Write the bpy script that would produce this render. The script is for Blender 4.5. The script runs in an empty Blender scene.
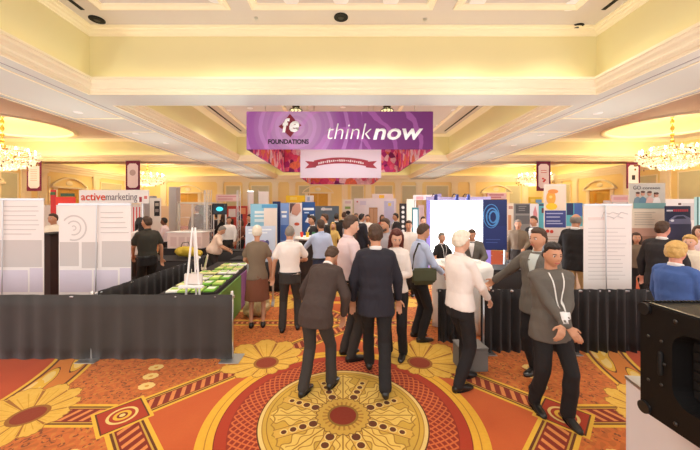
import bpy, bmesh, math, random
from mathutils import Vector, Matrix, Euler, noise
random.seed(7)
PI = math.pi
scene = bpy.context.scene
COL = scene.collection
SCR = bpy.data.scenes.new('scratch')      # workshop scene: meshes are finished here, then it is removed
CAMZ = 2.0
F = 300.0
def at(px, py, Y):
    """a point of the hall seen at photo pixel px, py, standing Y metres down the hall"""
    return Vector(((px-343.0)/F*Y, Y, CAMZ-(py-209.0)/F*Y))
def ax(px, Y): return (px-343.0)/F*Y
def az(py, Y): return CAMZ-(py-209.0)/F*Y

# ---------------------------------------------------------------- node expressions
class E:
    def __init__(s, nt, sock): s.nt = nt; s.s = sock
    def _m(s, op, *a, clamp=False):
        n = s.nt.nodes.new('ShaderNodeMath'); n.operation = op; n.use_clamp = clamp
        for i, v in enumerate((s,)+a):
            if isinstance(v, E): s.nt.links.new(v.s, n.inputs[i])
            else: n.inputs[i].default_value = float(v)
        return E(s.nt, n.outputs[0])
    def _c(s, v):
        n = s.nt.nodes.new('ShaderNodeValue'); n.outputs[0].default_value = v; return E(s.nt, n.outputs[0])
    def __add__(s, o): return s._m('ADD', o)
    __radd__ = __add__
    def __sub__(s, o): return s._m('SUBTRACT', o)
    def __rsub__(s, o): return s._c(o)._m('SUBTRACT', s)
    def __mul__(s, o): return s._m('MULTIPLY', o)
    __rmul__ = __mul__
    def __truediv__(s, o): return s._m('DIVIDE', o)
    def __lt__(s, o): return s._m('LESS_THAN', o)
    def __gt__(s, o): return s._m('GREATER_THAN', o)
    def __abs__(s): return s._m('ABSOLUTE')
    def sqrt(s): return s._m('SQRT')
    def sin(s): return s._m('SINE')
    def cos(s): return s._m('COSINE')
    def frac(s): return s._m('FRACT')
    def floor(s): return s._m('FLOOR')
    def mn(s, o): return s._m('MINIMUM', o)
    def mx(s, o): return s._m('MAXIMUM', o)
    def sat(s): return s._m('ADD', 0.0, clamp=True)
    def at2(s, o): return s._m('ARCTAN2', o)
def hyp(a, b): return (a*a+b*b).sqrt()
def band(v, lo, hi): return (v > lo)*(v < hi)

MATS = {}
def _new(name):
    m = bpy.data.materials.new(name); m.use_nodes = True
    nt = m.node_tree; b = nt.nodes['Principled BSDF']
    return m, nt, b
def coords(nt, kind='Object'):
    t = nt.nodes.new('ShaderNodeTexCoord'); sp = nt.nodes.new('ShaderNodeSeparateXYZ')
    nt.links.new(t.outputs[kind], sp.inputs[0])
    return [E(nt, sp.outputs[i]) for i in range(3)], t.outputs[kind]
def rgb(nt, c):
    n = nt.nodes.new('ShaderNodeRGB'); n.outputs[0].default_value = (c[0], c[1], c[2], 1); return n.outputs[0]
def mixc(nt, f, a, b):
    n = nt.nodes.new('ShaderNodeMix'); n.data_type = 'RGBA'; n.clamp_factor = True
    if isinstance(f, E): nt.links.new(f.s, n.inputs['Factor'])
    elif hasattr(f, 'links'): nt.links.new(f, n.inputs['Factor'])
    else: n.inputs['Factor'].default_value = f
    for k, v in (('A', a), ('B', b)):
        i = [x for x in n.inputs if x.name == k and x.type == 'RGBA'][0]
        if isinstance(v, (tuple, list)): i.default_value = (v[0], v[1], v[2], 1)
        else: nt.links.new(v, i)
    return [o for o in n.outputs if o.type == 'RGBA'][0]
def noise_e(nt, vec, scale, detail=2.0):
    n = nt.nodes.new('ShaderNodeTexNoise'); n.inputs['Scale'].default_value = scale; n.inputs['Detail'].default_value = detail
    nt.links.new(vec, n.inputs['Vector']); return E(nt, n.outputs['Fac'])
def voro(nt, vec, scale, out='Distance', feat='F1'):
    n = nt.nodes.new('ShaderNodeTexVoronoi'); n.inputs['Scale'].default_value = scale; n.feature = feat
    nt.links.new(vec, n.inputs['Vector'])
    return n.outputs[out]
def mat(name, col, rough=.6, metal=0.0, var=.12, vs=6.0, bump=0.0, bs=60.0, emit=0.0, alpha=1.0, trans=0.0, spec=.5, sheen=0.0, ecol=None):
    if name in MATS: return MATS[name]
    m, nt, b = _new(name)
    _, vec = coords(nt)
    nz = noise_e(nt, vec, vs)
    d = tuple(c*(1-var) for c in col); l = tuple(min(1, c*(1+var)) for c in col)
    nt.links.new(mixc(nt, nz, d, l), b.inputs['Base Color'])
    b.inputs['Roughness'].default_value = rough; b.inputs['Metallic'].default_value = metal
    b.inputs['Specular IOR Level'].default_value = spec
    if trans: b.inputs['Transmission Weight'].default_value = trans
    if alpha < 1: b.inputs['Alpha'].default_value = alpha
    if sheen: b.inputs['Sheen Weight'].default_value = sheen
    if emit:
        b.inputs['Emission Color'].default_value = tuple(ecol or col)+(1,); b.inputs['Emission Strength'].default_value = emit
    if bump:
        bn = nt.nodes.new('ShaderNodeBump'); bn.inputs['Strength'].default_value = bump; bn.inputs['Distance'].default_value = .01
        n2 = noise_e(nt, vec, bs, 3); nt.links.new(n2.s, bn.inputs['Height']); nt.links.new(bn.outputs[0], b.inputs['Normal'])
    MATS[name] = m
    return m
def srgb(r, g, b):
    f = lambda v: ((v/255+.055)/1.055)**2.4 if v > 10 else v/255/12.92
    return (f(r), f(g), f(b))

# ---------------------------------------------------------------- mesh builder
class MB:
    def __init__(s): s.bm = bmesh.new()
    def box(s, c, size, rot=0.0, rx=0.0, ry=0.0, bevel=0.0):
        M = Matrix.Translation(Vector(c)) @ Euler((rx, ry, rot)).to_matrix().to_4x4() @ Matrix.Diagonal((size[0], size[1], size[2], 1))
        r = bmesh.ops.create_cube(s.bm, size=1.0, matrix=M)
        if bevel:
            es = list({e for v in r['verts'] for e in v.link_edges})
            bmesh.ops.bevel(s.bm, geom=es, offset=bevel, segments=2, affect='EDGES', clamp_overlap=True)
        return s
    def span(s, a, b, bevel=0.0):
        a = Vector(a); b = Vector(b)
        return s.box((a+b)/2, [abs(b[i]-a[i]) for i in range(3)], bevel=bevel)
    def ring(s, c, u, v, ru, rv, n=16, e=2.0):
        out = []
        for i in range(n):
            t = 2*PI*i/n; cs, sn = math.cos(t), math.sin(t)
            if e != 2.0:
                cs = math.copysign(abs(cs)**(2/e), cs); sn = math.copysign(abs(sn)**(2/e), sn)
            out.append(s.bm.verts.new(c+u*(ru*cs)+v*(rv*sn)))
        return out
    def skin(s, rings, caps=True, closed=False):
        n = len(rings[0])
        pr = list(zip(rings, rings[1:]))
        if closed: pr.append((rings[-1], rings[0]))
        for a, b in pr:
            for i in range(n):
                s.bm.faces.new((a[i], a[(i+1) % n], b[(i+1) % n], b[i]))
        if caps and not closed:
            s.bm.faces.new(list(reversed(rings[0]))); s.bm.faces.new(rings[-1])
        return s
    def frame(s, d):
        d = Vector(d).normalized(); h = Vector((0, 0, 1)) if abs(d.z) < .95 else Vector((0, 1, 0))
        u = d.cross(h).normalized(); return u, u.cross(d).normalized()
    def cyl(s, p0, p1, r0, r1=None, n=12):
        p0 = Vector(p0); p1 = Vector(p1); r1 = r0 if r1 is None else r1
        u, v = s.frame(p1-p0)
        return s.skin([s.ring(p0, u, v, r0, r0, n), s.ring(p1, u, v, r1, r1, n)])
    def capsule(s, p0, p1, r0, r1=None, n=12, flat=1.0, fdir=None):
        p0 = Vector(p0); p1 = Vector(p1); r1 = r0 if r1 is None else r1
        d = (p1-p0); L = d.length
        if L < 1e-6: d = Vector((0, 0, 1e-4)); L = 1e-4
        d = d/L
        u, v = s.frame(d)
        if fdir is not None:
            v = Vector(fdir); v = (v-d*v.dot(d)).normalized(); u = v.cross(d).normalized()
        rs = []
        for k in (-85, -55, -25):
            a = math.radians(k); rs.append(s.ring(p0+d*(math.sin(a)*r0), u, v, r0*math.cos(a), r0*flat*math.cos(a), n))
        rs.append(s.ring(p0, u, v, r0, r0*flat, n)); rs.append(s.ring(p1, u, v, r1, r1*flat, n))
        for k in (25, 55, 85):
            a = math.radians(k); rs.append(s.ring(p1+d*(math.sin(a)*r1), u, v, r1*math.cos(a), r1*flat*math.cos(a), n))
        return s.skin(rs)
    def tube(s, pts, r, n=8):
        pts = [Vector(p) for p in pts]; rs = []
        for i, p in enumerate(pts):
            d = (pts[min(i+1, len(pts)-1)]-pts[max(i-1, 0)])
            u, v = s.frame(d); rs.append(s.ring(p, u, v, r, r, n))
        return s.skin(rs)
    def lathe(s, prof, loc=(0, 0, 0), n=24, sx=1.0, sy=1.0):
        loc = Vector(loc); rs = []
        for r, z in prof:
            rs.append([s.bm.verts.new(loc+Vector((max(r, 1e-4)*sx*math.cos(2*PI*i/n), max(r, 1e-4)*sy*math.sin(2*PI*i/n), z))) for i in range(n)])
        return s.skin(rs)
    def ell(s, c, rx, ry, rz, M=None, seg=14, rings=9):
        MM = Matrix.Translation(Vector(c)) @ (M if M else Matrix()) @ Matrix.Diagonal((rx, ry, rz, 1))
        bmesh.ops.create_uvsphere(s.bm, u_segments=seg, v_segments=rings, radius=1.0, matrix=MM); return s
    def prism(s, pts, thick, M=None):
        """outline in local x,z ; extruded along local y (front face at y=0, back at y=thick)"""
        M = M or Matrix()
        a = [s.bm.verts.new(M @ Vector((x, 0, z))) for x, z in pts]
        b = [s.bm.verts.new(M @ Vector((x, thick, z))) for x, z in pts]
        n = len(pts)
        s.bm.faces.new(a); s.bm.faces.new(list(reversed(b)))
        for i in range(n): s.bm.faces.new((a[i], b[i], b[(i+1) % n], a[(i+1) % n]))
        return s
    def build(s, name, m, parent=None, smooth=False, vox=0.0, sm=0, wob=0.0, wobs=9.0, loc=None, rot=None, raw=False):
        bmesh.ops.recalc_face_normals(s.bm, faces=s.bm.faces)
        me = bpy.data.meshes.new(name); s.bm.to_mesh(me); s.bm.free()
        if vox:
            t = bpy.data.objects.new('t', me); SCR.collection.objects.link(t)
            md = t.modifiers.new('r', 'REMESH'); md.mode = 'VOXEL'; md.voxel_size = vox; md.use_smooth_shade = True
            if sm:
                ms = t.modifiers.new('s', 'SMOOTH'); ms.factor = .5; ms.iterations = sm
            VL = SCR.view_layers[0]; VL.update(); dg = VL.depsgraph
            me2 = bpy.data.meshes.new_from_object(t.evaluated_get(dg)); bpy.data.objects.remove(t); bpy.data.meshes.remove(me)
            me = me2; me.name = name; smooth = True
            if wob:
                nrm = [v.normal.copy() for v in me.vertices]
                for v, vn in zip(me.vertices, nrm):
                    p = v.co*wobs; q = Vector((p.x, p.y, p.z*.6))
                    v.co += vn*(noise.noise(q)*wob+abs(noise.noise(q*1.7+Vector((3, 1, 2))))*wob*.7)
        if smooth:
            for p in me.polygons: p.use_smooth = True
        me.materials.append(m) if not isinstance(m, list) else [me.materials.append(x) for x in m]
        o = bpy.data.objects.new(name, me); COL.objects.link(o)
        if parent is not None: o.parent = parent
        if loc is not None: o.location = loc
        if rot is not None: o.rotation_euler = (0, 0, rot)
        return o
def tag(o, label, cat, group=None, kind=None):
    o['label'] = label; o['category'] = cat
    if group: o['group'] = group
    if kind: o['kind'] = kind
    return o
def thing(name, label, cat, loc=(0, 0, 0), rot=0.0, group=None, scale=1.0):
    o = bpy.data.objects.new(name, None); COL.objects.link(o); o.empty_display_size = .2
    o.location = loc; o.rotation_euler = (0, 0, rot); o.scale = (scale,)*3
    return tag(o, label, cat, group)
def struct(name, mb, m, smooth=False):
    o = mb.build(name, m, smooth=smooth) if isinstance(mb, MB) else mb
    o['kind'] = 'structure'; return o
def copy_tree(o, parent=None):
    c = o.copy(); COL.objects.link(c)
    if parent is not None: c.parent = parent
    for ch in [x for x in o.children]: copy_tree(ch, c)
    return c
def text_obj(body, name, m, parent, loc, h, width=None, rotz=0.0, shear=0.0, bold=0.0, ext=.003, align='CENTER', faceout=True):
    cu = bpy.data.curves.new('t', 'FONT'); cu.body = body; cu.align_x = align; cu.align_y = 'BOTTOM_BASELINE'
    cu.size = 1.0; cu.shear = shear; cu.offset = bold; cu.extrude = 0.0; cu.resolution_u = 3
    t = bpy.data.objects.new('t', cu); SCR.collection.objects.link(t)
    VL = SCR.view_layers[0]; VL.update(); dg = VL.depsgraph; me = bpy.data.meshes.new_from_object(t.evaluated_get(dg))
    bpy.data.objects.remove(t); bpy.data.curves.remove(cu)
    xs = [v.co.x for v in me.vertices]
    w = max(xs)-min(xs)
    sx = sz = h/.72
    if width: sx = width/w
    cx = (max(xs)+min(xs))/2 if align == 'CENTER' else min(xs)
    bm = bmesh.new(); bm.from_mesh(me)
    for v in bm.verts: v.co = Vector(((v.co.x-cx)*sx, 0, v.co.y*sz))
    r = bmesh.ops.extrude_face_region(bm, geom=bm.faces[:])
    for v in [g for g in r['geom'] if isinstance(g, bmesh.types.BMVert)]: v.co.y -= ext
    bmesh.ops.recalc_face_normals(bm, faces=bm.faces)
    bm.to_mesh(me); bm.free(); me.name = name
    me.materials.clear(); me.materials.append(m)
    o = bpy.data.objects.new(name, me); COL.objects.link(o); o.parent = parent; o.location = loc; o.rotation_euler = (0, 0, rotz)
    return o
# ================================================================ camera
cd = bpy.data.cameras.new('camera'); cam = bpy.data.objects.new('camera', cd); COL.objects.link(cam)
cam.location = (0, 0, CAMZ); cam.rotation_euler = (PI/2, 0, 0)
cd.sensor_width = 36.0; cd.lens = F/700*36; cd.shift_x = 7/700; cd.shift_y = -16/700; cd.clip_end = 200
scene.camera = cam
vs = scene.view_settings
vs.view_transform = 'Standard'; vs.look = 'None'; vs.gamma = 1.0; vs.use_curve_mapping = False; vs.exposure = 0.68

# ================================================================ palette
M_SOFFIT = mat('soffit_paint', srgb(206, 207, 200), .75, var=.03, vs=.6)
M_CEIL = mat('tray_ceiling_paint', srgb(212, 204, 196), .8, var=.03, vs=.5)
M_COVE = mat('cove_paint', srgb(232, 222, 172), .75, var=.04, vs=.5)
M_CORN = mat('cornice_paint', srgb(246, 236, 206), .6, var=.03, vs=1)
M_WALL = mat('wall_paint', srgb(246, 226, 160), .75, var=.05, vs=.4)
M_PANELG = mat('wall_panel_fabric', srgb(205, 205, 175), .8, var=.06, vs=2)
M_GROOVE = mat('shadow_gap', srgb(135, 120, 130), .8)
M_BLACK = mat('matt_black', (.010, .010, .010), .6, spec=.25)
M_BLACKGL = mat('satin_black_plastic', (.010, .010, .011), .35)
M_CHROME = mat('brushed_metal', (.62, .62, .62), .3, metal=1.0, var=.05)
M_WHITE = mat('white_plastic', srgb(240, 238, 235), .5, var=.02)
M_LAMP = mat('lamp_lens', (1, .93, .8), .4, emit=6.0, ecol=(1, .9, .75))
M_GOLD = mat('antique_gold', srgb(190, 150, 70), .35, metal=.8)

# ================================================================ carpet (floor)
def carpet():
    m, nt, b = _new('patterned_carpet')
    (x, y, z), vec = coords(nt)
    ax_ = abs(x)
    dy = ((y-2.91+2.37)/4.74).frac()*4.74-2.37
    r = hyp(x, dy); th = dy.at2(x)
    ady = abs(dy)
    n1 = noise_e(nt, vec, 14, 3); n2 = noise_e(nt, vec, 3.0, 2); n3 = noise_e(nt, vec, 38, 2)
    ORG = (.54, .115, .026); RED = (.40, .035, .014); DRED = (.20, .016, .010); YEL = (.78, .46, .045); GOLD = (.55, .34, .05); BRN = (.10, .028, .010); PALE = (.82, .60, .20)
    # field : arabesque dots on orange
    vd = E(nt, voro(nt, vec, 9.0)); wig = (x*34+(y*41).sin()*1.5).sin()*(y*37+(x*39).sin()*1.4).sin()
    c = mixc(nt, (n1*1.1).sat(), ORG, (.60, .17, .035))
    vr = E(nt, voro(nt, vec, 13.0)); vr2 = E(nt, voro(nt, vec, 31.0))
    c = mixc(nt, (wig > .35)*.45, c, (.30, .09, .02))
    c = mixc(nt, (wig < -.55)*.35, c, (.62, .30, .05))
    c = mixc(nt, band(vr, .30, .44)*(vr2 < .5)*.95, c, (.16, .05, .018))
    c = mixc(nt, (vr < .13)*.8, c, (.62, .33, .05))
    c = mixc(nt, (vr < .06)*.8, c, (.25, .04, .012))
    c = mixc(nt, band(vr2, .12, .2)*.35, c, (.30, .07, .02))
    # plain orange inside the diamond
    u = ax_+ady; d = (u-2.14)*.7071; v = (ax_-ady)*.7071
    plain = mixc(nt, n2, (.52, .085, .022), (.58, .125, .03))
    c = mixc(nt, d < 0, c, plain)
    # great circles at the sides
    cxs = (x/12.0+.5).frac()*12.0-6.0     # period 12
    gx = 6.0-abs(cxs)
    rg = hyp(gx, dy); tg = dy.at2(gx)
    def ladder(c, dist, along, msk, hw=.165, st=.105):
        a = abs(dist)
        c = mixc(nt, (a < hw)*msk, c, YEL)
        c = mixc(nt, (a < hw-.035)*msk, c, BRN)
        c = mixc(nt, (a < hw-.055)*msk, c, GOLD)
        c = mixc(nt, (a < hw-.07)*msk, c, DRED)
        s = ((along+dist*.5)/st).frac() < .42
        return mixc(nt, (a < hw-.085)*s*msk, c, (.72, .25, .07))
    c = ladder(c, d, v, d > -9)
    c = ladder(c, dy, ax_, (ax_ > 2.3)*(ax_ < 9.7))
    c = ladder(c, ady-2.37+.0, x, ax_ > -1, .13, .09)
    # vertex squares
    sq = abs(ax_-2.14)+ady; sr = hyp(ax_-2.14, dy)
    c = mixc(nt, sq < .31, c, YEL); c = mixc(nt, sq < .27, c, BRN); c = mixc(nt, sq < .25, c, RED)
    c = mixc(nt, sr < .13, c, PALE); c = mixc(nt, sr < .105, c, RED); c = mixc(nt, sr < .075, c, YEL); c = mixc(nt, sr < .045, c, DRED); c = mixc(nt, sr < .025, c, PALE)
    # great circle : plain red inside, scrolled golden band
    c = mixc(nt, rg < 2.5, c, mixc(nt, n2, (.42, .05, .018), (.52, .08, .02)))
    ringm = band(rg, 2.42, 2.92)
    c = mixc(nt, ringm, c, YEL)
    c = mixc(nt, band(rg, 2.46, 2.88), c, BRN)
    c = mixc(nt, band(rg, 2.49, 2.85), c, (.62, .20, .03))
    scr = (tg*15+((rg-2.67)*16).sin()*2.2).sin()+((tg*45+rg*20).sin())*.28
    c = mixc(nt, band(rg, 2.50, 2.84)*(scr > -.1), c, YEL)
    c = mixc(nt, band(rg, 2.50, 2.84)*(scr > .75), c, PALE)
    c = mixc(nt, band(rg, 2.50, 2.84)*(abs(scr+.1) < .12), c, BRN)
    # rings round the medallion
    c = mixc(nt, r < 1.31, c, mixc(nt, n1, YEL, (.80, .40, .03)))
    c = mixc(nt, band(r, 1.225, 1.235), c, (.45, .2, .02))
    c = mixc(nt, r < 1.165, c, DRED)
    c = mixc(nt, r < 1.155, c, RED)
    lat = ((r*62).sin()).mx((th*48+r*0).sin())
    l1 = (th*78+r*84).sin(); l2 = (th*78-r*84).sin()
    net = l1.mx(l2) > .62
    c = mixc(nt, r < 1.06, c, (.26, .022, .012))
    c = mixc(nt, (r < 1.05)*net, c, (.62, .14, .04))
    # medallion
    c = mixc(nt, r < .81, c, BRN)
    c = mixc(nt, r < .797, c, PALE)
    c = mixc(nt, r < .765, c, (.42, .22, .03))
    gold = mixc(nt, n2*1.2, (.50, .34, .06), (.72, .42, .05))
    c = mixc(nt, r < .755, c, gold)
    k8 = 8/(2*PI)
    a8 = ((th*k8).frac()-.5)/k8             # spokes at 22.5+45k
    sx_ = r*a8.cos(); sy_ = r*a8.sin()
    b8 = ((th*k8+.5).frac()-.5)/k8          # leaves at 45k
    bx_ = r*b8.cos(); by_ = r*b8.sin()
    # leaves : lobed outlines between the spokes
    lob = abs(by_)-(.11+.03*(bx_*42).sin())*((bx_-.2)*5.2).sin().mx(0.0)
    inl = band(bx_, .22, .78)
    c = mixc(nt, (lob < 0)*inl*(r < .70), c, (.80, .55, .12))
    c = mixc(nt, (abs(lob) < .007)*inl*(r < .70), c, (.36, .19, .03))
    c = mixc(nt, (abs(by_-bx_*0) < .006)*inl*(r < .7), c, (.3, .14, .02))
    cur = ((bx_*38+by_*0).sin()*.02+abs(by_)*1.0)
    c = mixc(nt, (abs(cur-.045) < .006)*band(bx_, .3, .62), c, (.42, .2, .03))
    c = mixc(nt, band(r, .715, .724), c, (.3, .16, .02))
    scal = abs((th*16).sin())*.03
    c = mixc(nt, (abs(r+scal-.68) < .007), c, (.36, .2, .03))
    # spokes
    c = mixc(nt, (abs(sy_) < .055)*band(sx_, .2, .66), c, (.70, .42, .07))
    c = mixc(nt, band(abs(sy_), .050, .057)*band(sx_, .2, .66), c, (.22, .10, .02))
    for rr, rad in ((.30, .040), (.40, .034), (.49, .029), (.575, .025)):
        dd = hyp(sx_-rr, sy_)
        c = mixc(nt, dd < rad+.012, c, PALE); c = mixc(nt, dd < rad, c, BRN)
    # hub
    hubr = .235+abs((th*12).sin())*.022
    c = mixc(nt, r < hubr+.012, c, (.20, .10, .02)); c = mixc(nt, r < hubr, c, (.62, .38, .06))
    c = mixc(nt, (r < .2)*((th*24).sin() > .3), c, (.40, .2, .03))
    c = mixc(nt, r < .15, c, (.25, .14, .02)); c = mixc(nt, r < .128, c, (.22, .02, .01))
    # big half sunflowers
    def flower(c, fx, fy, ox, oy, R0, R1):
        px = ax_-fx; py = ady-fy
        fr = hyp(px, py); ft = py.at2(px)
        cosd = (px*ox+py*oy)/(fr+.001)
        Rr = (cosd*.5+.5)*(R1-R0)+R0
        lobe = abs((ft*5.5+.6).sin())*.85+abs((ft*22).sin())*.15
        edge = Rr*(.80+.20*lobe)
        c = mixc(nt, fr < edge+.012, c, (.34, .15, .02))
        c = mixc(nt, fr < edge, c, mixc(nt, n1*1.1, (.70, .38, .03), (.80, .52, .10)))
        c = mixc(nt, (fr < edge*.97)*(lobe < .24), c, (.34, .13, .02))
        c = mixc(nt, (fr < edge*.8)*(abs((ft*16.5).sin()) < .22), c, (.62, .34, .03))
        c = mixc(nt, fr < .16, c, (.30, .12, .02))
        return mixc(nt, fr < .128, c, (.24, .03, .012))
    c = flower(c, 1.0, 1.0, .55, .83, .30, .72)
    c = flower(c, 3.05, 0.0, .95, 0.0, .34, .66)
    # little sprigs in the field
    for fx, fy in ((2.36, .88), (2.30, .68), (2.22, .48), (3.2, 1.75), (2.7, 1.45), (1.95, 1.75)):
        dd = hyp((ax_-fx)*.8, ady-fy)+n3*.03
        c = mixc(nt, dd < .085, c, PALE); c = mixc(nt, dd < .035, c, (.66, .3, .04))
    # pile speckle
    c = mixc(nt, n3*.25, c, (.30, .10, .02))
    nt.links.new(c, b.inputs['Base Color'])
    b.inputs['Roughness'].default_value = .95; b.inputs['Specular IOR Level'].default_value = .15
    b.inputs['Sheen Weight'].default_value = .1
    bn = nt.nodes.new('ShaderNodeBump'); bn.inputs['Strength'].default_value = .25; bn.inputs['Distance'].default_value = .006
    n4 = noise_e(nt, vec, 220, 2); nt.links.new(n4.s, bn.inputs['Height']); nt.links.new(bn.outputs[0], b.inputs['Normal'])
    return m
SX = 25.0; FARY = 35.5; SOF = 5.5; TRAY = 7.45; SIDE = 7.1
struct('floor', MB().span((-SX-.3, -3, -.1), (SX+.3, FARY+.3, 0)), carpet())

# ================================================================ ceiling shell
XI = 7.77; XG = 8.2; XO = 10.7
# side soffits between central trays and side bays
for nm, s in (('left', -1), ('right', 1)):
    b = MB().span((s*XI, -3, SOF+.03), (s*(XO), FARY, SOF+.18))
    struct('trim_%d' % (1 if s < 0 else 2), b, M_SOFFIT)
    b = MB(); b.span((s*XI, -3, SOF), (s*(XG-.025), FARY, SOF+.03)); b.span((s*(XG+.025), -3, SOF), (s*(XO-.1), FARY, SOF+.03))
    struct('trim_%d' % (3 if s < 0 else 4), b, M_SOFFIT)
    b = MB().span((s*(XG-.025), -3, SOF+.008), (s*(XG+.025), FARY, SOF+.03)); b.span((s*(XO-.1), -3, SOF+.012), (s*XO, FARY, SOF+.03))
    struct('trim_%d' % (5 if s < 0 else 6), b, M_GROOVE)
    # cross mouldings on the soffit
    b = MB()
    for yy in (11.6, 13.6, 22.0, 26):
        b.span((s*(XG+.25), yy-.04, SOF-.02), (s*(XO-.35), yy+.04, SOF))
    for xx in (XG+.25, XO-.35): b.span((s*(xx-.03), 3, SOF-.02), (s*(xx+.03), FARY-2, SOF))
    struct('trim_%d' % (7 if s < 0 else 8), b, M_CORN)
BEAMS = [(9.2, 10.1), (22.0, 23.2)]
for k, (y0, y1) in enumerate(BEAMS):
    struct('trim_%d' % (10+k), MB().span((-XI, y0, SOF), (XI, y1, TRAY)), M_COVE)
    struct('trim_%d' % (12+k), MB().span((-XI-.1, y0-.02, SOF-.012), (XI+.1, y1+.02, SOF+.01)), M_SOFFIT)
struct('trim_14', MB().span((-SX, 22.0, SOF), (-XO, 23.2, SIDE)).span((SX, 22.0, SOF), (XO, 23.2, SIDE)), M_COVE)
struct('trim_15', MB().span((-SX, 21.98, SOF-.012), (-XO, 23.22, SOF+.01)).span((SX, 21.98, SOF-.012), (XO, 23.22, SOF+.01)), M_SOFFIT)

def frame_sweep(b, x0, x1, y0, y1, prof, sides='LRNF'):
    """profile (inward offset, z) swept round the inside of a rectangle with mitred corners"""
    loops = []
    for off, z in prof:
        loops.append([b.bm.verts.new(p) for p in ((x0+off, y0+off, z), (x1-off, y0+off, z), (x1-off, y1-off, z), (x0+off, y1-off, z))])
    for a, c in zip(loops, loops[1:]):
        for i in range(4): b.bm.faces.new((a[i], a[(i+1) % 4], c[(i+1) % 4], c[i]))
    a, c = loops[-1], loops[0]
    for i in range(4): b.bm.faces.new((a[i], a[(i+1) % 4], c[(i+1) % 4], c[i]))
LOWP = [(-.02, SOF-.01), (-.02, SOF+.42), (.32, SOF+.42), (.32, SOF+.35), (.28, SOF+.34), (.26, SOF+.27), (.20, SOF+.23), (.17, SOF+.17), (.17, SOF+.14), (.10, SOF+.12), (.08, SOF+.06), (.04, SOF+.04), (.04, SOF-.01)]
UPP = [(-.01, TRAY-.16), (.03, TRAY-.16), (.04, TRAY-.13), (.10, TRAY-.11), (.13, TRAY-.075), (.21, TRAY-.07), (.23, TRAY-.035), (.34, TRAY-.03), (.34, TRAY+.01), (-.01, TRAY+.01)]
TRAYS = [(-3.0, 9.2), (10.1, 22.0), (23.2, FARY-.8)]
tn = 20
for k, (y0, y1) in enumerate(TRAYS):
    # cove side walls
    struct('trim_%d' % (tn), MB().span((-XI-.2, y0, SOF+.05), (-XI, y1, TRAY)).span((XI, y0, SOF+.05), (XI+.2, y1, TRAY)), M_COVE); tn += 1
    b = MB(); frame_sweep(b, -XI, XI, y0, y1, LOWP); struct('trim_%d' % tn, b, M_CORN); tn += 1
    b = MB(); frame_sweep(b, -XI, XI, y0, y1, UPP); struct('trim_%d' % tn, b, M_CORN); tn += 1
    # raised panel frames on the tray ceiling
    b = MB()
    py1 = y1-1.05; py0 = max(y0+1.05, -1.5)
    for (xa, xb) in ((-6.6, -3.05), (-2.48, 2.43), (3.0, 6.35)):
        P = [(0, TRAY+.01), (0, TRAY-.05), (.06, TRAY-.07), (.10, TRAY-.05), (.16, TRAY-.03), (.20, TRAY-.05), (.22, TRAY+.01)]
        frame_sweep(b, xa, xb, py0, py1, P)
    struct('trim_%d' % tn, b, M_CORN); tn += 1
    # linear slots
    b = MB()
    for s in (-1, 1): b.span((s*7.06, max(y0+1, -2), TRAY-.012), (s*7.17, y1-1.0, TRAY+.01))
    struct('trim_%d' % tn, b, M_BLACK); tn += 1
b = MB(); b.span((-XI, -3, TRAY), (XI, FARY, TRAY+.1)); 
struct('ceiling', b, M_CEIL)
# far strip of soffit against the wall
struct('trim_16', MB().span((-XI, FARY-.8, SOF), (XI, FARY, TRAY)), M_COVE)
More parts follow.
